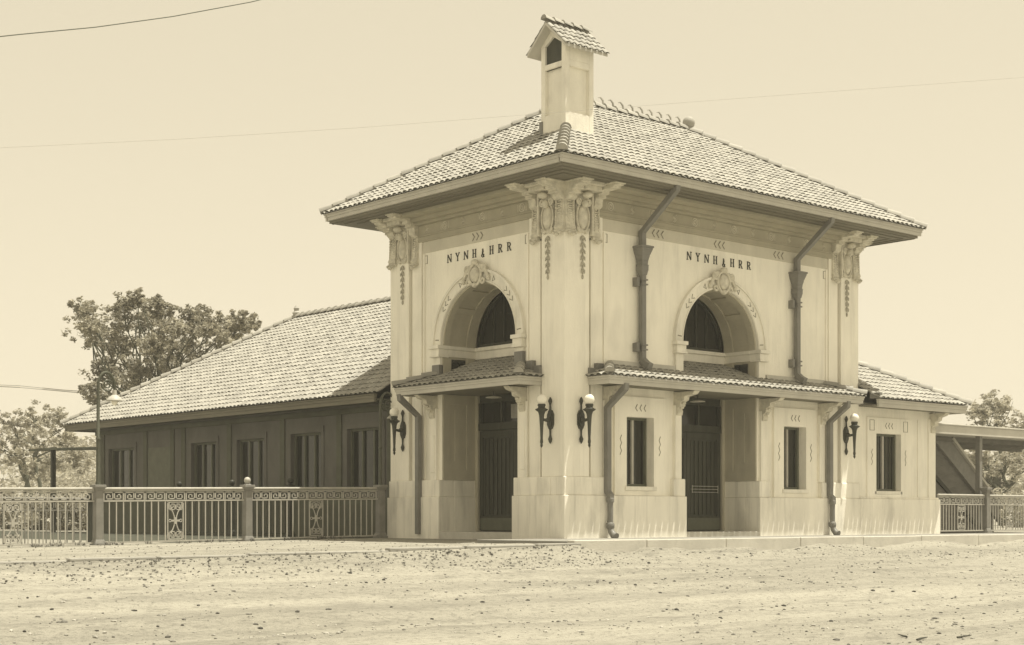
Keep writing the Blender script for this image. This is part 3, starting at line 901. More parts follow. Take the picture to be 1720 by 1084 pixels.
def hip_roof(name, x0, x1, y0, y1, z0, m, open_w=False, open_s=False, open_e=False, ridge='x', parent=ST):
    """hip roof over a rectangle; an 'open' side runs flat into a higher wall"""
    k = math.sqrt(1 + m * m); rt = MB(); sh = MB(); cp = MB()
    if ridge == 'x':
        half = (y1 - y0) / 2; ym = (y0 + y1) / 2; L = x1 - x0
        h0 = 0 if open_w else half; h1 = 0 if open_e else half
        def lim(q): return min(half, q if not open_w else 9e9, (L - q) if not open_e else 9e9) * k
        A, B = (x0 + h0, ym, z0 + half * m), (x1 - h1, ym, z0 + half * m)
        c00, c10, c11, c01 = (x0, y0, z0), (x1, y0, z0), (x1, y1, z0), (x0, y1, z0)
        tile_slope(rt, c00, (1, 0, 0), (0, 1, m), L, lim)
        tile_slope(rt, c01, (1, 0, 0), (0, -1, m), L, lim)
        W2 = y1 - y0; lim2 = lambda q: min(q, W2 - q) * k
        if not open_w: tile_slope(rt, c00, (0, 1, 0), (1, 0, m), W2, lim2)
        if not open_e: tile_slope(rt, c10, (0, 1, 0), (-1, 0, m), W2, lim2)
        sh.quad(c00, c10, B, A); sh.quad(c11, c01, A, B)
        if not open_w: sh.quad(c01, c00, A); cap_line(cp, c00, A); cap_line(cp, c01, A)
        if not open_e: sh.quad(c10, c11, B); cap_line(cp, c10, B); cap_line(cp, c11, B)
        cap_line(cp, A, B)
    else:
        half = (x1 - x0) / 2; xm = (x0 + x1) / 2; L = y1 - y0
        A = (xm, y0 + (0 if open_s else half), z0 + half * m); B = (xm, y1 - half, z0 + half * m)
        lim = lambda q: min(half, q if not open_s else 9e9, L - q) * k
        c00, c10, c11, c01 = (x0, y0, z0), (x1, y0, z0), (x1, y1, z0), (x0, y1, z0)
        tile_slope(rt, c00, (0, 1, 0), (1, 0, m), L, lim)
        tile_slope(rt, c10, (0, 1, 0), (-1, 0, m), L, lim)
        W2 = x1 - x0
        tile_slope(rt, c01, (1, 0, 0), (0, -1, m), W2, lambda q: min(q, W2 - q) * k)
        sh.quad(c00, A, B, c01); sh.quad(c10, c11, B, A); sh.quad(c01, B, c11)
        cap_line(cp, c01, B); cap_line(cp, c11, B); cap_line(cp, A, B)
    ro = rt.build(name, M['tile'], parent, smooth=True)
    flush_plugs(ro)
    sh.build('roof_deck', M['underlay'], ro)
    cp.build('ridge_tiles', M['tile'], ro, smooth=True)
    return ro, A, B
MT = .614
tower_roof, RA, RB = hip_roof('tower_roof', -OV - .02, W + OV + .02, -OV - .02, D + OV + .02, 7.575, MT)
# crest hooks and end ball on the ridge
cr = MB()
n = 12
for i in range(n):
    x = RA[0] + (RB[0] - RA[0]) * (i + .2) / n
    z = RA[2] + .13
    cr.tube([(x, RA[1], z), (x - .02, RA[1], z + .09), (x - .10, RA[1], z + .15), (x - .17, RA[1], z + .13)], [.025, .025, .018, .008], 5)
cr.build('ridge_crest', M['tile'], tower_roof)
MB().ball((RB[0] + .05, RB[1], RB[2] + .20), .16).build('ridge_ball', M['tile'], tower_roof, smooth=True)

# ---- chimney on the front hip
CX0, CX1, CY0, CY1 = .48, 1.30, .48, 1.24
ch = MB()
CZ0, CZ1 = 8.2, 10.40
ch.box(CX0 + .085, CX1 - .085, CY0 + .085, CY1 - .085, CZ0, 10.06)
t = .125
for (x0, x1) in ((CX0, CX0 + t), (CX1 - t, CX1)):
    for (y0, y1) in ((CY0, CY0 + t), (CY1 - t, CY1)): ch.box(x0, x1, y0, y1, CZ0, CZ1 + .02)
for z0, z1 in ((CZ0, 8.95), (9.92, 10.05)):
    ch.box(CX0 + t, CX1 - t, CY0, CY0 + t, z0, z1); ch.box(CX0 + t, CX1 - t, CY1 - t, CY1, z0, z1)
    ch.box(CX0, CX0 + t, CY0 + t, CY1 - t, z0, z1 - (.02 if z1 > 9.99 else 0)); ch.box(CX1 - t, CX1, CY0 + t, CY1 - t, z0, z1 - (.02 if z1 > 9.99 else 0))
ch.box(CX0 + t, CX1 - t, CY0, CY0 + t, 10.05, CZ1 + .02); ch.box(CX0 + t, CX1 - t, CY1 - t, CY1, 10.05, CZ1 + .02)
cho = ch.build('chimney', M['concrete'], ST, bevel=.008)
ym = (CY0 + CY1) / 2
gm = .95; apz = 10.42 + (ym - CY0) * gm
ga = MB()
for x in (CX0, CX1 - t):     # gable frames round the pointed opening
    gpts = [(CY0, 10.42), (ym, apz), (CY1, 10.42), (CY1 - t, 10.42), (ym, apz - .20), (CY0 + t, 10.42)]
    ga.prism([gpts[0], gpts[1], gpts[4], gpts[5]], lambda y, z: Vector((x, y, z)), lambda y, z: Vector((x + t, y, z)))
    ga.prism([gpts[1], gpts[2], gpts[3], gpts[4]], lambda y, z: Vector((x, y, z)), lambda y, z: Vector((x + t, y, z)))
ga.build('gable', M['concrete'], cho)
for x in (CX0 + .05, CX1 - .05): MB().quad((x, CY0 + .1, 9.9), (x, CY1 - .1, 9.9), (x, CY1 - .1, 10.45), (x, ym, apz - .13), (x, CY0 + .1, 10.45)).build('vent_opening', M['door'], cho)
cf = MB(); k_ = math.sqrt(1 + gm * gm)
ovh = .20
ez = 10.42 - ovh * gm
tile_slope(cf, (CX0 - .24, CY0 - ovh, ez + .07), (1, 0, 0), (0, 1, gm), CX1 - CX0 + .48, lambda q: (ym - CY0 + ovh) * k_, pitch=.16, r=.068, course=.2)
tile_slope(cf, (CX0 - .24, CY1 + ovh, ez + .07), (1, 0, 0), (0, -1, gm), CX1 - CX0 + .48, lambda q: (ym - CY0 + ovh) * k_, pitch=.16, r=.068, course=.2)
cap_line(cf, (CX0 - .26, ym, apz + .09), (CX1 + .26, ym, apz + .09), r=.09, step=.26)
cfo = cf.build('chimney_roof', M['tile'], cho, smooth=True)
flush_plugs(cho)
cd_ = MB()
for sg, ye in ((1, CY0 - ovh), (-1, CY1 + ovh)):
    pts = [(ye, ez), (ym, apz + .0), (ym, apz + .07), (ye, ez + .07)]
    cd_.prism(pts, lambda y, z: Vector((CX0 - .22, y, z)), lambda y, z: Vector((CX1 + .22, y, z)))
cd_.build('chimney_roof_boards', M['fascia'], cho)
MB().box(CX0 - .02, CX0 + .0, CY1 - .06, CY1 + .04, 8.45, 8.85).build('chimney_flashing', M['pipe'], cho)

# ---- canopies over the doors
def canopy(F, a0, a1, oe, cs, len_, flash_m):
    z0, m, ow = 3.37, .375, -.12
    k = math.sqrt(1 + m * m)
    dep = oe - ow
    u, n_ = F.u, -F.n
    rt = MB(); sh = MB(); cp = MB()
    vN = n_ + Vector((0, 0, m))
    inside = lambda q: abs(a0 + q - cs) < RN - .05
    lim = lambda q: (min(dep, q, (a1 - a0) - q) if not inside(q) else oe - (O_F - NDEP) - .02) * k
    tile_slope(rt, F(a0, oe, z0), u, vN, a1 - a0, lim)
    for (a, sg) in ((a0, 1), (a1, -1)):
        tile_slope(rt, F(a, oe, z0), n_, u * sg + Vector((0, 0, m)), dep, lambda q: q * k)
        pA, pB = F(a, oe, z0), F(a + sg * dep, ow, z0 + dep * m)
        cap_line(cp, pA + Vector((0, 0, .02)), pB + Vector((0, 0, .02)), r=.11)
        sh.quad(F(a, oe, z0), F(a, ow, z0), pB)
    sh.quad(F(a0, oe, z0), F(a1, oe, z0), F(a1 - dep, ow, z0 + dep * m), F(a0 + dep, ow, z0 + dep * m))
    d2 = oe - (O_F - NDEP)
    sh.quad(F(cs - RN, ow, z0 + dep * m), F(cs + RN, ow, z0 + dep * m), F(cs + RN, oe - d2, z0 + d2 * m), F(cs - RN, oe - d2, z0 + d2 * m))
    ro = rt.build('canopy_roof', M['tile'], ST, smooth=True)
    flush_plugs(ro)
    sh.build('roof_deck', M['underlay'], ro); cp.build('ridge_tiles', M['tile'], ro, smooth=True)
    g_ = MB()
    for (i0, zz0, zz1) in ((.03, 3.19, 3.27), (.015, 3.27, 3.32), (0, 3.32, 3.365)):
        g_.box(a0 + i0, a1 - i0, oe - i0, oe - .10, zz0, zz1, F)
        g_.box(a0 + i0, a0 + .10, oe - .10, ow - .1, zz0, zz1, F); g_.box(a1 - .10, a1 - i0, oe - .10, ow - .1, zz0, zz1, F)
    g_.build('canopy_gutter', M['fascia'], ro, bevel=.005)
    s_ = MB()
    s_.box(a0 + .09, a1 - .09, oe - .09, -.30 + .0, 3.21, 3.24, F)
    s_.box(cs - RN + .002, cs + RN - .002, -.30, O_F - NDEP + .06, 3.215, 3.245, F)
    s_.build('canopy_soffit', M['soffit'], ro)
    zt = z0 + dep * m
    for b0, b1 in ((a0 + dep, cs - RN - .28), (cs + RN + .28, a1 - dep)):
        MB().box(b0, b1, -.06, -.2, zt - .05, zt + .12, F).build('flashing', flash_m, ro)
    # stepped lead up the ends and by the jambs
    for a, sg in ((a0, 1), (a1, -1)):
        for j in range(2):
            q = sorted((a + sg * (.02 + j * .22), a + sg * (.02 + j * .22 + .19)))
            MB().box(q[0], q[1], .005 if j < 2 else -.05, -.2, z0 + .02 + j * .08, z0 + (.24 + j * .12 if F is FL else .18 + j * .11), F).build('stepped_flashing', M['pipe'], ro)
    for sg in ((-1, 1) if F is FL else ()):
        q = sorted((cs + sg * (RN + .0), cs + sg * (RN + .26))); MB().box(q[0], q[1], -.045, -.2, zt - .05, zt + (.24 if sg > 0 else .32), F).build('stepped_flashing', M['pipe'], ro)
    return ro
canopy(FR, .70, 9.42, .60, CSR, W, M['fascia'])
canopy(FL, .74, 5.02, .60, CSL, D, M['pipe'])

# ---- downspouts
def downspout_upper(a, lean):
    p = MB()
    q = .062
    p.tube([FR(a, .98, 7.40), FR(a, .98, 7.33), FR(a, -.02, 6.56), FR(a, -.02, 3.80)], q, 4, square=True)
    p.tube([FR(a, -.02, 3.82), FR(a, .10, 3.72), FR(a, .22, 3.66)], q * 1.1, 4, square=True)
    o = p.build('downspout', M['pipe'], ST, bevel=.008)
    h = MB()
    c = FR(a, -.02, 0)
    for z0, z1, h0, h1 in ((6.215, 6.26, .18, .18), (6.16, 6.215, .155, .165), (6.06, 6.16, .118, .152), (5.95, 6.06, .094, .118), (5.86, 5.95, .084, .094), (5.83, 5.86, .10, .10), (5.73, 5.83, .094, .098), (5.64, 5.73, .072, .09)):
        h.frustum((c.x, c.y), z0, z1, h0, h1)
    h.build('leader_head', M['pipe'], o, bevel=.008)
    s = MB()
    for z in (5.42, 4.02):
        for d in (0, .10): s.box(a - .085, a + .085, .07, -.14, z + d, z + d + .03, FR)
        s.box(a - .18, a - .10, .0, -.14, z - .03, z + .16, FR)
    s.build('strap', M['pipe'], o)
downspout_upper(2.31, 0); downspout_upper(7.59, 0)
def downspout_lower(F, a, oe, boot=True):
    p = MB(); q = .062
    pts = [F(a, oe - .06, 3.22), F(a, oe - .06, 3.12), F(a, .02, 2.74), F(a, .02, .98 if boot else .05)]
    if boot: pts += [F(a, .10, .90), F(a, .10, .80)]
    p.tube(pts, q, 4, square=True)
    o = p.build('downspout', M['pipe'], ST, bevel=.008)
    if boot:
        b = MB(); c = F(a, .10, 0)
        b.lathe([(.062, .32), (.062, .74), (.085, .76), (.085, .83), (.07, .84)], (c.x, c.y, 0), 14)
        b.lathe([(.075, .20), (.09, .22), (.09, .30), (.066, .33)], (c.x, c.y, 0), 14)
        b.tube([F(a, .10, .24), F(a, .13, .14), F(a, .20, .06), F(a, .27, .03)], [.068, .07, .075, .085], 12)
        b.build('drain_boot', M['pipe'], o, smooth=True)
downspout_lower(FR, 1.22, .60); downspout_lower(FR, 8.80, .60); downspout_lower(FL, 4.86, .60, False)

# ---- long wing along the tracks (left) and short wing (right)
FWL = Face((.5, 0, 0), (0, 1, 0), (-1, 0, 0))
WY1 = 22.15
wh = [(19.6, 21.3, 1.05, 2.55), (14.75, 16.15, 1.05, 2.55), (12.25, 13.65, 1.05, 2.55), (9.55, 10.95, 1.05, 2.60), (6.95, 8.4, 1.05, 2.62)]
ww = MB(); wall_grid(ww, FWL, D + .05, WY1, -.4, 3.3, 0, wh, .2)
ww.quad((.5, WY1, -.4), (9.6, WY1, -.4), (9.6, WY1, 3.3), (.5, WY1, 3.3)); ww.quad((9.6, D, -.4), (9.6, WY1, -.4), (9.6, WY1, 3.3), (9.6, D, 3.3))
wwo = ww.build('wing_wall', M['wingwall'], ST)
tr = MB()
tr.box(D + .05, WY1 + .03, .05, -.1, -.4, .92, FWL)
for y in (6.6, 8.75, 11.35, 14.05, 16.6, 17.25, 18.9, 21.7): tr.box(y - .11, y + .11, .04, -.1, .92, 3.1, FWL)
tr.box(D + .05, WY1 + .02, .06, -.1, 3.0, 3.14, FWL)
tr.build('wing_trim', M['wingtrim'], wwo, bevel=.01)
for (a0, a1, z0, z1) in wh:
    f = window(FWL, a0, a1, z0, z1, -.14, M['frame_dark'], 3, sill=False, thin=False)
    h = MB(); h.box(a0 - .12, a1 + .12, .035, -.1, z1 + .002, z1 + .16, FWL); h.box(a0 - .12, a0 - .002, .025, -.1, z0, z1, FWL); h.box(a1 + .002, a1 + .12, .025, -.1, z0, z1, FWL)
    h.build('window_surround', M['wingwall'], f)
MB().box(17.4, 18.75, .012, -.05, .95, 2.5, FWL).build('wall_panel', M['frame_dark'], wwo)
gutter(-.24, 10.34, D + .1, 22.98, 3.15, 3.35, m='soffit', sides='WEN')
MB().box(-.14, 10.24, D + .1, 22.88, 3.2, 3.23).build('eaves_soffit', M['wingtrim'], ST)
wroof, A, B = hip_roof('wing_roof', -.25, 10.35, D - .02, 22.99, 3.37, .626, open_s=True, ridge='y')
MB().lathe([(.10, 0), (.13, .08), (.07, .14), (.09, .22), (.03, .30), (.0, .34)], (B[0], B[1], B[2] + .08), 10).build('finial', M['tile'], wroof, smooth=True)

sw_ = MB()
FS = Face((0, 0, 0), (1, 0, 0), (0, -1, 0))
sh_ = [(10.796, 11.864, 1.096, 2.554)]
wall_grid(sw_, FS, W - .02, 13.42, .0, 3.3, -.085, sh_, .25)
sw_.box(13.40, 13.425, -.09, -6.0, 0, 3.3, FS)
sw_.box(12.62, 12.75, -.06, -.2, .95, 2.95, FS); sw_.box(13.1, 13.42, -.055, -.2, .95, 3.0, FS)
for p in ((10.42, 10.80, .95, 2.95), (11.86, 12.24, .95, 2.95)): sw_.box(p[0], p[1], -.05, -.2, p[2], p[3], FS)
sw_.box(10.80, 11.86, -.05, -.2, 2.55, 2.95, FS); sw_.box(10.80, 11.86, -.05, -.2, .95, 1.008, FS)
swo = sw_.build('wing_wall', M['stucco'], ST, bevel=.006)
sp = MB(); sp.box(W + .002, 13.57, O_PL - .01, -.4, -.3, .90, FS); sp.box(13.3, 13.57, -.4, -6.0, -.3, .90, FS); sp.box(W + .002, 13.54, -.04, -.4, .90, .95, FS)
sp.build('plinth', M['plinth'], swo, bevel=.012)
iz = MB()
for k in (-1, 0, 1): iz.tube([FS(11.33 + k * .13 + .03, -.048, 2.82), FS(11.33 + k * .13 - .02, -.048, 2.75), FS(11.33 + k * .13 + .03, -.048, 2.68)], .011, 4)
for a in (10.61, 12.05):
    iz.tube(wave((a, 1.95), .4, .02, FS, -.048), .009, 4)
    iz.tube([FS(a + p, -.048, q) for p, q in ((-.09, 2.88), (.09, 2.88), (.09, 2.62), (-.09, 2.62))], .009, 4, closed=True)
iz.build('incised_ornament', M['incised'], swo)
window(FS, 10.80, 11.86, 1.10, 2.55, -.27, M['frame_dark'])
b = MB(); bracket(b, FS, 13.28, .18, 3.16, .42); b.build('canopy_bracket', M['carved'], ST, bevel=.01)
gutter(W - .06, 13.97, -.57, 6.05, 3.15, 3.35, sides='SE')
MB().box(W, 13.88, -.48, 6.0, 3.19, 3.22).build('eaves_soffit', M['soffit'], ST)
hip_roof('wing_roof', W - .1, 13.99, -.59, 6.1, 3.37, .52, open_w=True)
MB().box(W - .08, W + .02, -.60, -.30, 3.36, 3.50).build('roof_step', M['pipe'], ST)

# ------------------------------------------------------------------ wall lamps
def wall_lamp(F, a, label):
    base = F(a, -.055, 2.46)
    root = empty('wall_lamp', base)
    tag(root, label, 'wall lamp', 'bronze torch lamps on the corner piers')
    o0 = -.055
    b = MB()
    hexp = [(-.05, .19), (.05, .19), (.095, .10), (.095, -.10), (.05, -.19), (-.05, -.19), (-.095, -.10), (-.095, .10)]
    b.prism(hexp, lambda p, q: F(a + p, o0, 2.46 + q), lambda p, q: F(a + p, o0 + .035, 2.46 + q))
    b.prism([(p * .7, q * .75) for p, q in hexp], lambda p, q: F(a + p, o0 + .03, 2.46 + q), lambda p, q: F(a + p, o0 + .055, 2.46 + q))
    b.tube([F(a, o0 + .03, 2.46 + z) for z in (.18, .22, .30, .34, .38, .42, .47)], [.035, .022, .018, .028, .045, .034, .006], 8)
    b.tube([F(a, o0 + .03, 2.46 - z) for z in (.18, .22, .32, .36, .40, .45, .50)], [.035, .022, .018, .028, .045, .034, .006], 8)
    b.build('back_plate', M['metal'], root, smooth=True)
    m = MB(); m.tube([F(a, o0 + .04, 2.46), F(a, o0 + .12, 2.44), F(a, o0 + .20, 2.45), F(a, o0 + .27, 2.47)], [.05, .035, .03, .035], 8)
    m.ball((a, o0 + .08, 2.46), (.06, .04, .06), F)
    m.build('arm', M['metal'], root, smooth=True)
    c = F(a, o0 + .27, 0)
    t_ = MB(); t_.lathe([(.004, 1.87), (.022, 1.90), (.030, 1.93), (.020, 1.95), (.034, 1.98), (.030, 2.03), (.026, 2.05), (.036, 2.30), (.050, 2.50), (.058, 2.56), (.075, 2.61), (.125, 2.645), (.135, 2.665), (.085, 2.685), (.07, 2.71), (.085, 2.745), (.08, 2.77)], (c.x, c.y, 0), 16)
    t_.build('torch', M['metal'], root, smooth=True)
    g_ = MB(); g_.ball((c.x, c.y, 2.862), .112, None, 18, 12); g_.build('globe', M['opal'], root, smooth=True)
    return root
wall_lamp(FR, .50, 'bronze torch lamp with white globe on the bright street side of the near corner pier')
wall_lamp(FL, .46, 'bronze torch lamp with white globe on the shaded left side of the near corner pier')
wall_lamp(FR, 9.52, 'bronze torch lamp on the pier between the right canopy and the short right wing')
wall_lamp(FL, 5.52, 'bronze torch lamp on the far left pier, beside the scrolled street lamp')

# hanging lamps under the canopies
def hang_lamp(F, a, o, label):
    p = F(a, o, 3.2)
    root = empty('ceiling_lamp', p); tag(root, label, 'ceiling lamp', 'saucer lamps over the doors')
    MB().tube([p, p + Vector((0, 0, -.12))], .012, 6).build('stem', M['metal'], root)
    s = MB(); s.lathe([(.03, -.10), (.17, -.13), (.18, -.145), (.06, -.15)], tuple(p), 18); s.build('shade', M['opal'], root, smooth=True)
hang_lamp(FR, CSR - .35, -.5, 'small white saucer lamp hanging over the right front doorway')
hang_lamp(FL, CSL - .25, -.35, 'small white saucer lamp hanging over the shaded left doorway')

# ------------------------------------------------------------------ iron fences
def meander(mb, x0, x1, F, z0, z1, o, t=.010):
    """square key pattern in mirrored pairs"""
    h = z1 - z0
    n = max(2, 2 * round((x1 - x0) / (2 * .25))); st = (x1 - x0) / n
    for i in range(n):
        c0 = x0 + i * st; f = (lambda q: c0 + q * st) if i % 2 == 0 else (lambda q: c0 + (1 - q) * st)
        pts = [(.08, 0.05), (.08, .95), (.92, .95), (.92, .12), (.34, .12), (.34, .66), (.66, .66), (.66, .40)]
        for (p, q), (r_, s_) in zip(pts, pts[1:]):
            a0, a1 = sorted((f(p), f(r_))); b0, b1 = sorted((z0 + q * h, z0 + s_ * h))
            mb.box(a0 - t, a1 + t, o + .008, o - .008, b0 - t, b1 + t, F)
def ornament(mb, c, z0, z1, F, o, w_=.36):
    t = .010
    def bar(a0, a1, b0, b1): mb.box(min(a0, a1) - t, max(a0, a1) + t, o + .009, o - .009, min(b0, b1) - t, max(b0, b1) + t, F)
    x0, x1 = c - w_ / 2, c + w_ / 2
    bar(x0, x0, z0, z1); bar(x1, x1, z0, z1)
    bar(x0, x1, z0 + .02, z0 + .02); bar(x0, x1, z1 - .02, z1 - .02)
    s = w_ * .38
    for cx, sx in ((x0 + .03, 1), (x1 - .03, -1)):
        for cz, sz in ((z0 + .04, 1), (z1 - .04, -1)):
            P = [(0, 0), (0, s), (s, s), (s, .0 + s * .15), (s * .3, s * .15), (s * .3, s * .7), (s * .7, s * .7), (s * .7, s * .42)]
            for (p, q), (r_, u_) in zip(P, P[1:]): bar(cx + sx * p, cx + sx * r_, cz + sz * q, cz + sz * u_)
    zm = (z0 + z1) / 2
    for sg in (-1, 1):
        for sz in (-1, 1):
            pts = [F(c + sg * .02, o, zm + sz * .03), F(c + sg * .03, o, zm + sz * .10), F(c + sg * .06, o, zm + sz * .18), F(c + sg * .10, o, zm + sz * .24)]
            mb.tube(pts, .012, 5); mb.ball((c + sg * .105, o, zm + sz * .255), (.026, .015, .026), F, 8, 6)
        mb.tube([F(c + sg * (.125 + .028 * math.cos(k * PI / 5)), o, zm + .028 * math.sin(k * PI / 5)) for k in range(10)], .008, 5, closed=True)
        mb.box(min(c, c + sg * .10), max(c, c + sg * .10), o + .009, o - .009, zm - .02, zm + .02, F)
    mb.box(c - .03, c + .03, o + .012, o - .012, zm - .07, zm + .07, F)
def fence(F, posts, zf, label, group=None, h=1.17, balls=(), skip_post=(), orn=True, barm='ironbar', postm='iron', step=.152, postw=.085):
    root = empty('iron_fence', F(posts[0], 0, 0)); tag(root, label, 'fence', group)
    for i, a in enumerate(posts):
        if i in skip_post: continue
        z = zf(a); c = F(a, 0, 0)
        p = MB(); q = postw
        p.frustum((c.x, c.y), z - .15, z + .06, q * 1.55, q * 1.5); p.frustum((c.x, c.y), z + .06, z + .14, q * 1.4, q * 1.05)
        p.frustum((c.x, c.y), z + .14, z + 1.13, q, q * .95)
        p.frustum((c.x, c.y), z + 1.13, z + 1.19, q * 1.0, q * 1.35); p.frustum((c.x, c.y), z + 1.19, z + 1.25, q * 1.5, q * 1.45)
        if i in balls: p.frustum((c.x, c.y), z + 1.25, z + 1.28, q * .8, q * .5)
        po = p.build('post', M[postm], root, bevel=.008)
        if i in balls: MB().ball((c.x, c.y, z + 1.345), .075, None, 14, 10).build('ball_finial', M[barm], po, smooth=True)
    for i in range(len(posts) - 1):
        s0, s1 = sorted((posts[i], posts[i + 1])); s0 += postw; s1 -= postw
        def G(a, o, z, s0=s0, s1=s1): return F(a, o, z + zf(a))
        r_ = MB()
        r_.tube([G(s0, 0, h), G(s1, 0, h)], .028, 8)
        ra = r_.build('top_rail', M[barm], root, smooth=True)
        l = MB()
        for z, t in ((h - .045, .010), (h - .25, .014), (.07, .016)):
            l.box(s0, s1, .014, -.014, z - t, z + t, G)
        l.build('rail', M[barm], root)
        m = MB(); meander(m, s0 + .02, s1 - .02, G, h - .228, h - .068, 0); m.build('fret_frieze', M[barm], root)
        c = (s0 + s1) / 2; ow = .36 if orn else 0
        n = int((s1 - s0) / step); st = (s1 - s0) / n
        for half in ((-1, 1) if orn else (0,)):
            b_ = MB()
            for k in range(1, n):
                a = s0 + k * st
                if orn and (abs(a - c) < ow / 2 + .05 or (a - c) * half < 0): continue
                b_.box(a - .010, a + .010, .010, -.010, .086, h - .264, G)
            b_.build('bar_panel', M[barm], root)
        if orn:
            o_ = MB(); ornament(o_, c, .09, h - .265, G, 0, ow); o_.build('scroll_panel', M[barm], root)
    return root
FF = Face((0, 6.0, 0), (1, 0, 0), (0, -1, 0))
zl = lambda a: -.055 + .0135 * max(-20, min(0, a))
fence(FF, [-.26, -3.84, -7.33, -10.9, -14.5, -18.0, -21.5, -25.0], zl, 'grey iron fence with key pattern frieze and scroll panels left of the tower', balls=(1,))
FB = Face((0, 8.6, 0), (1, 0, 0), (0, -1, 0))
fence(FB, [-6.25, -9.4, -12.6, -15.8], lambda a: -.33, 'darker iron fence standing behind the grey front fence at far left', balls=(0,), orn=False, barm='iron', postm='darkiron', postw=.06)
FB2 = Face((-1.25, 0, 0), (0, 1, 0), (-1, 0, 0))
fence(FB2, [8.3, 11.0, 13.7], lambda a: -.03, 'iron fence with ball topped posts running back along the dark wing windows', balls=(0, 1, 2), orn=False, barm='darkiron', postm='darkiron', postw=.06)
FRT = Face((0, .22, 0), (1, 0, 0), (0, -1, 0))
fence(FRT, [13.68, 16.1, 18.5, 21.0], lambda a: 0.0, 'iron fence with scroll panels at the right end, under the platform canopy', h=1.03, skip_post=(0,), orn=True, barm='ironbar', step=.13)

# ------------------------------------------------------------------ scrolled street lamps on the fence posts
def street_lamp(x, label, hgt, mat_, wdt=.36, tight=False):
    z0 = zl(x) + 1.25
    root = empty('street_lamp', (x, 6.0, z0)); tag(root, label, 'street lamp', 'scrolled lamps on the fence posts')
    p = MB()
    p.lathe([(.055, 0), (.05, .05), (.042, .08), (.04, hgt * .45), (.05, hgt * .455), (.05, hgt * .47), (.034, hgt * .48), (.032, hgt)], (x, 6.0, z0), 12)
    p.build('pole', M[mat_], root, smooth=True)
    zt = z0 + hgt; rr = wdt / 2
    c = MB()
    pts = [Vector((x + rr - rr * math.cos(t), 6.0, zt + rr * 1.5 * math.sin(t))) for t in [PI * i / 14 for i in range(15)]]
    pts += [Vector((x + wdt, 6.0, zt - .16))]
    c.tube(pts, .030, 8)
    FX = lambda a, o, z: Vector((a, 6.0 + o, z))
    c.tube(spiral((x + rr + .03, zt + .02), rr * .78, .03, 1.8, FX, 0, start=R(170), sgn=1), .017, 6)
    c.build('crook', M[mat_], root, smooth=True)
    s = MB(); s.lathe([(.04, -.04), (.05, -.14), (.12, -.19), (.17, -.24), (.175, -.26), (.15, -.25)], (x + wdt, 6.0, zt - .04), 18)
    s.build('lamp_shade', M['ironbar'], root, smooth=True)
    MB().ball((x + wdt, 6.0, zt - .33), .065, None, 12, 8).build('bulb', M['opal'], root, smooth=True)
street_lamp(-7.33, 'tall grey street lamp with a crook, in front of the leafy tree at left', 2.02, 'lampiron')
street_lamp(-.26, 'dark scrolled street lamp against the left edge of the tower', 1.86, 'lampiron', .40)

# ------------------------------------------------------------------ platform canopies and the stair shelter
pc = empty('platform_canopy', (-.3, 25, 0)); tag(pc, 'dark flat platform canopy on a thin post beyond the left end of the wing', 'canopy')
MB().prism([(-.55, 2.58), (6, 2.86), (6, 2.98), (-.55, 2.64)], lambda x, z: Vector((x, 23.7, z)), lambda x, z: Vector((x, 24.9, z))).build('canopy_roof', M['wingtrim'], pc)
MB().box(-.06, .07, 24.2, 24.33, -.4, 2.7).build('post', M['darkiron'], pc)
MB().box(3.0, 3.13, 24.2, 24.33, -.4, 2.8).build('post', M['darkiron'], pc)
pr_ = empty('platform_canopy', (16, 1, 0)); tag(pr_, 'flat platform canopy on an iron post beyond the right end of the station', 'canopy')
q = MB(); q.box(13.46, 24, .3, 4.6, 2.70, 2.80); q.box(13.46, 24, .26, .32, 2.66, 2.90); q.box(13.46, 24, .22, .34, 2.90, 2.94)
q.build('canopy_roof', M['fascia'], pr_, bevel=.01)
for y in (1.4, 2.6, 3.8): MB().box(13.5, 24, y - .05, y + .05, 2.56, 2.70).build('beam', M['wood'], pr_)
for x in (16.15, 20.6): MB().box(x - .07, x + .07, .4, .54, -.1, 2.70).build('post', M['iron'], pr_, bevel=.01)
sr = empty('stair_shelter', (14, 2, 0)); tag(sr, 'sloping roofed stairway shelter with dark boarded side, behind the right fence', 'stair shelter')
V3 = lambda y: (lambda x, z: Vector((x, y, z)))
MB().prism([(13.6, 2.60), (16.2, 2.60), (18.6, .84), (18.6, -.1), (13.6, -.1)], V3(1.50), V3(1.62)).build('side_wall', M['wood'], sr)
MB().prism([(15.35, 2.62), (16.28, 2.62), (18.75, .80), (18.75, .28)], V3(1.40), V3(1.499)).build('sloping_beam', M['iron'], sr, bevel=.01)
MB().prism([(16.2, 2.63), (18.85, .68), (18.85, .76), (16.25, 2.69)], V3(1.32), V3(4.0)).build('shelter_roof', M['fascia'], sr)
MB().prism([(13.6, 1.6), (15.6, 1.6), (18.2, -.1), (18.0, -.1), (15.55, 1.5), (13.6, 1.5)], V3(1.44), V3(1.498)).build('handrail', M['darkiron'], sr)

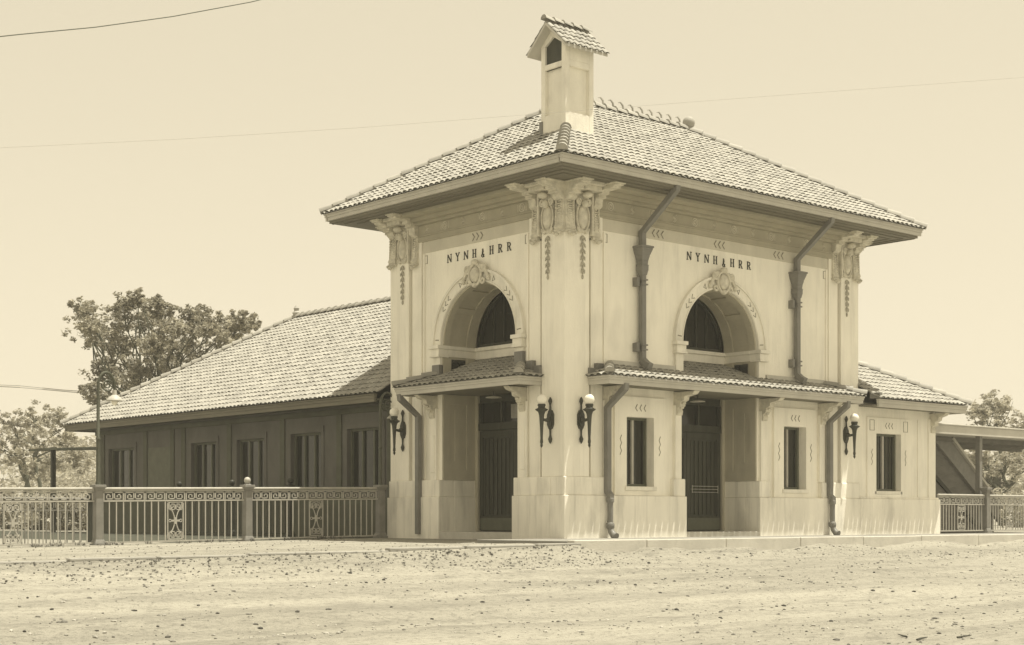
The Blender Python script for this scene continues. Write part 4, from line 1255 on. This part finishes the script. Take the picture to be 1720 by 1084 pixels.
# ------------------------------------------------------------------ trees
def leaves(mb, c, rad, n, s0, s1, flat=.75):
    for _ in range(n):
        d = Vector((random.gauss(0, 1), random.gauss(0, 1), random.gauss(0, 1)))
        d = d.normalized() * (rad * random.random() ** .45); d.z *= flat
        p = c + d
        s = random.uniform(s0, s1)
        a = Vector((random.uniform(-1, 1), random.uniform(-1, 1), random.uniform(-.7, .4))).normalized()
        b = a.cross(Vector((random.uniform(-1, 1), random.uniform(-1, 1), random.uniform(-1, 1)))).normalized()
        mb.add([p - a * s, p + b * s * .42, p + a * s, p - b * s * .42], [(0, 1, 2, 3)])
def limb(mb, p0, p1, r0, r1, wig=.12, n=6):
    p0, p1 = Vector(p0), Vector(p1); L = (p1 - p0).length
    pts = [p0.lerp(p1, i / n) + Vector((random.uniform(-1, 1), random.uniform(-1, 1), random.uniform(-.4, .4))) * (wig * L * .3 * math.sin(PI * i / n)) for i in range(n + 1)]
    mb.tube(pts, [r0 + (r1 - r0) * i / n for i in range(n + 1)], 7)
    return pts
def tree(name, base, clumps, label, leafm, nleaf, s0, s1, stems=1, r=.22, group=None, fork=.35, twigs=True):
    root = empty(name, base); tag(root, label, 'tree', group)
    tb = MB(); cb = MB()
    base = Vector(base)
    cen = sum((c for c, _ in clumps), Vector()) / len(clumps)
    tops = []
    for s in range(stems):
        off = Vector((random.uniform(-.3, .3), random.uniform(-.3, .3), 0)) if stems > 1 else Vector()
        top = base.lerp(cen, fork if stems == 1 else .75) + (off * 3 if stems > 1 else Vector())
        top.z = base.z + (cen.z - base.z) * (fork * 1.3 if stems == 1 else .8)
        limb(tb, base + off, top, r / (1 if stems == 1 else 1.6), r * .6, .15); tops.append(top)
    for c, rd in clumps:
        t = min(tops, key=lambda q: (q - c).length)
        pts = limb(tb, t, c, r * .38, .015, .3)
        for k in range(4 if twigs else 1):
            d = Vector((random.gauss(0, 1), random.gauss(0, 1), random.gauss(0, .8))).normalized() * rd
            st = pts[random.choice((3, 4, 5))]
            limb(tb, st, c + d * .85, .035, .008, .2, 4)
        sub = max(5, int(nleaf / 30))
        for k in range(sub):
            d = Vector((random.gauss(0, 1), random.gauss(0, 1), random.gauss(0, 1))).normalized() * (rd * random.uniform(.2, 1.35)); d.z *= .85
            leaves(cb, c + d, rd * random.uniform(.16, .36), int(nleaf / sub), s0, s1)
    tb.build('trunk', M['bark'], root, smooth=True)
    cb.build('crown', M[leafm], root)
    return root
def clump_px(lst, depth, spread):
    o = []
    for x, y, r_ in lst:
        dd = depth + random.uniform(-spread, spread)
        o.append((pix(x, y, dd), r_ * dd / 2562))
    return o
DT = 60
big = [(150, 545, 34), (185, 560, 36), (215, 520, 30), (200, 590, 36), (245, 545, 36), (262, 585, 36), (235, 625, 34), (180, 625, 30), (290, 555, 34), (285, 610, 34),
       (320, 575, 34), (350, 545, 30), (325, 530, 24), (380, 560, 28), (405, 545, 24), (165, 665, 26), (215, 665, 34), (140, 520, 20), (270, 515, 20), (232, 505, 18), (420, 540, 14), (330, 620, 36), (390, 590, 30), (255, 650, 40), (300, 650, 40)]
bp = pix(235, 868, DT); bp.z = -.3
tree('leafy_tree', bp, clump_px(big, DT, 2.2), 'big leafy tree rising behind the left end of the long tiled roof', 'leaf', 1400, .05, .11, 1, .16)
d2 = 78
small = [(60, 700, 26), (95, 705, 24), (45, 735, 24), (110, 740, 22), (75, 740, 28), (130, 770, 22), (35, 770, 24), (90, 780, 26), (20, 710, 24), (60, 790, 22), (0, 750, 28), (-30, 720, 30)]
bp = pix(75, 868, d2); bp.z = -.3
tree('slender_tree', bp, clump_px(small, d2, 2), 'pale slender tree with several stems at the far left edge', 'leaf_pale', 900, .06, .13, 3, .16)
d3 = 85
rt_ = [(1650, 690, 24), (1680, 680, 26), (1665, 730, 30), (1640, 770, 28), (1690, 770, 32), (1660, 810, 30), (1710, 720, 36), (1630, 735, 20), (1740, 770, 40), (1750, 710, 40), (1695, 830, 30), (1620, 800, 26), (1640, 840, 28)]
bp = pix(1685, 868, d3); bp.z = -.3
tree('shade_tree', bp, clump_px(rt_, d3, 3), 'broad pale tree standing behind the right platform canopy', 'leaf_pale', 1200, .07, .15, 1, .28)
# bushes and far woods beyond the tracks
def bush(x, y, depth, lab, m, n=900, px=40, name='bush', cat='bush'):
    c = pix(x, y, depth)
    root = empty(name, (c.x, c.y, -.35)); tag(root, lab, cat)
    st = MB(); b = MB(); rd = px * depth / 2562
    for k in range(9):
        d = Vector((random.gauss(0, .5), random.gauss(0, .5), random.gauss(0, .3))) * rd
        limb(st, (c.x + d.x * .2, c.y + d.y * .2, -.4), c + d, .04, .01, .3, 4)
        leaves(b, c + d, rd * random.uniform(.35, .6), n // 9, .06, .13)
    for k in range(5):
        d = Vector((random.gauss(0, .5) * rd, random.gauss(0, .5) * rd, 0)); p = Vector((c.x + d.x, c.y + d.y, random.uniform(-.2, c.z)))
        leaves(b, p, rd * .5, n // 8, .06, .13)
    st.build('stem', M['bark'], root); b.build('foliage', m, root)
bush(60, 850, 56, 'low hedge bush seen through the far left fence bars', M['leaf_pale'], 1800, 40)
bush(120, 855, 55, 'rounded bush seen through the fence beside the dark end post', M['leaf_pale'], 1800, 38)
bush(190, 815, 82, 'pale bush under the left platform canopy', M['leaf_pale'], 1400, 45)
bush(120, 815, 88, 'pale bush beyond the canopy post at left', M['leaf_pale'], 1400, 45)
bush(10, 845, 60, 'hedge bush cut by the left edge of the view', M['leaf_pale'], 1600, 44)
bush(1700, 850, 70, 'pale bush behind the right end of the iron fence', M['leaf_pale'], 1400, 44)
far = MB()
for k in range(260):
    x = random.uniform(-250, 2000)
    if 480 < x < 1400: continue
    dep = random.uniform(110, 150)
    c = pix(x, 868 - random.uniform(0, 70) - (60 if x > 1560 or x < 200 else 0) * random.random(), dep)
    leaves(far, c, random.uniform(1.2, 2.6), 130, .15, .34)
tag(far.build('distant_woods', M['leaf_pale']), 'hazy mass of distant woods along the horizon', 'woods', kind='stuff')

# ------------------------------------------------------------------ weeds and sticks
wd = MB()
def tuft(x, y, h, n):
    z = gz(x, y)
    for k in range(n):
        a = random.uniform(0, 2 * PI); l = random.uniform(.4, 1) * h; d = Vector((math.cos(a), math.sin(a), 0))
        p = Vector((x, y, z)) + d * random.uniform(0, h * .8); s = Vector((-d.y, d.x, 0)) * .006
        q = p + d * l * .5 + Vector((0, 0, l)); m_ = p + d * l * .15 + Vector((0, 0, l * .6))
        wd.add([p - s, p + s, m_ + s * .8, q, m_ - s * .8], [(0, 1, 2, 3, 4)])
for k in range(90): tuft(random.uniform(-14, -.6), 5.85 + random.gauss(0, .12), random.uniform(.04, .12), 14)
for k in range(12): tuft(-5.4 + random.gauss(0, .45), YK - .55 + random.gauss(0, .10), random.uniform(.03, .06), 16)
for k in range(40): tuft(random.uniform(-13, -2.5), YK - .3 + random.gauss(0, .25), random.uniform(.02, .06), 10)
for k in range(700): tuft(random.uniform(-16, -2.2), YK - .15 - 1.15 * random.random(), random.uniform(.012, .04), 7)
for k in range(250): tuft(random.uniform(-16, -2.2), random.uniform(YK, 5.6), random.uniform(.01, .03), 6)
for k in range(10): tuft(random.uniform(3, 12), YK + .2 + random.uniform(-.02, .03), random.uniform(.02, .05), 8)
tag(wd.build('weeds', M['weed']), 'thin weeds growing along the fence foot and the dirt kerb', 'weeds', kind='stuff')
for i, (x, y, l, th) in enumerate(((-6.1, -12.6, .55, .4), (-5.7, -12.9, .4, .1), (-5.9, -12.2, .35, .9))):
    s = MB(); pts = []
    for k in range(5):
        px_, py_ = x + l * (k / 4 - .5) * math.cos(th), y + l * (k / 4 - .5) * math.sin(th) + random.uniform(-.02, .02)
        pts.append((px_, py_, gz(px_, py_) + .02))
    s.tube(pts, [.012, .013, .011, .008, .004], 5)
    tag(s.build('fallen_stick', M['darkiron'], loc=pts[0]), ('long dark stick lying on the road at the right edge', 'short dark stick lying flat on the road at the right edge', 'smallest slanted stick on the road at the right edge')[i], 'stick', 'sticks on the road')

# ------------------------------------------------------------------ overhead wires
def wire(pts, r, label, m='wire'):
    b = MB(); P = [pix(*p) for p in pts]
    b.tube(P, r, 5)
    tag(b.build('overhead_wire', M[m], loc=P[0]), label, 'wire', 'overhead wires')
wire([(-2200, 210, 9), (-900, 140, 12), (-40, 66, 16), (34, 58, 16.3), (160, 46, 17), (290, 28, 18), (420, 4, 19), (520, -20, 20), (900, -130, 24), (1700, -420, 32)], .006, 'thick dark wire crossing the upper left corner of the sky')
wire([(-2500, 330, 26), (-900, 285, 26), (-40, 250, 26), (34, 247, 26), (300, 234, 26), (600, 215, 26), (910, 191, 26), (1000, 184, 26), (1300, 161, 26), (1750, 128, 26), (2800, 50, 26), (4500, -90, 26)], .0028, 'long thin wire crossing the sky in front of the chimney', 'wire_pale')
wire([(-2500, 560, 52), (-900, 618, 56), (-40, 645, 60), (34, 648, 60), (100, 655, 61), (200, 662, 62), (300, 664, 64)], .016, 'upper of two wires running into the tree at left', 'wire_pale')
wire([(-2500, 566, 52), (-900, 622, 56), (-40, 648, 60), (34, 651, 60), (100, 657, 61), (200, 666, 62), (300, 668, 64)], .016, 'lower of two wires running into the tree at left', 'wire_pale')

# ------------------------------------------------------------------ hazy summer air
hz = MB().box(-960, 960, -960, 960, -2.2, 13.5).build('haze', bpy.data.materials.new('haze_air'))
tag(hz, kind='stuff')
hm = hz.data.materials[0]; hm.use_nodes = True
hn = hm.node_tree; hn.nodes.clear()
ho = hn.nodes.new('ShaderNodeOutputMaterial'); hv = hn.nodes.new('ShaderNodeVolumePrincipled')
hv.inputs['Color'].default_value = (.98, .95, .86, 1)
hv.inputs['Density'].default_value = .0011
hn.links.new(hv.outputs[0], ho.inputs['Volume'])
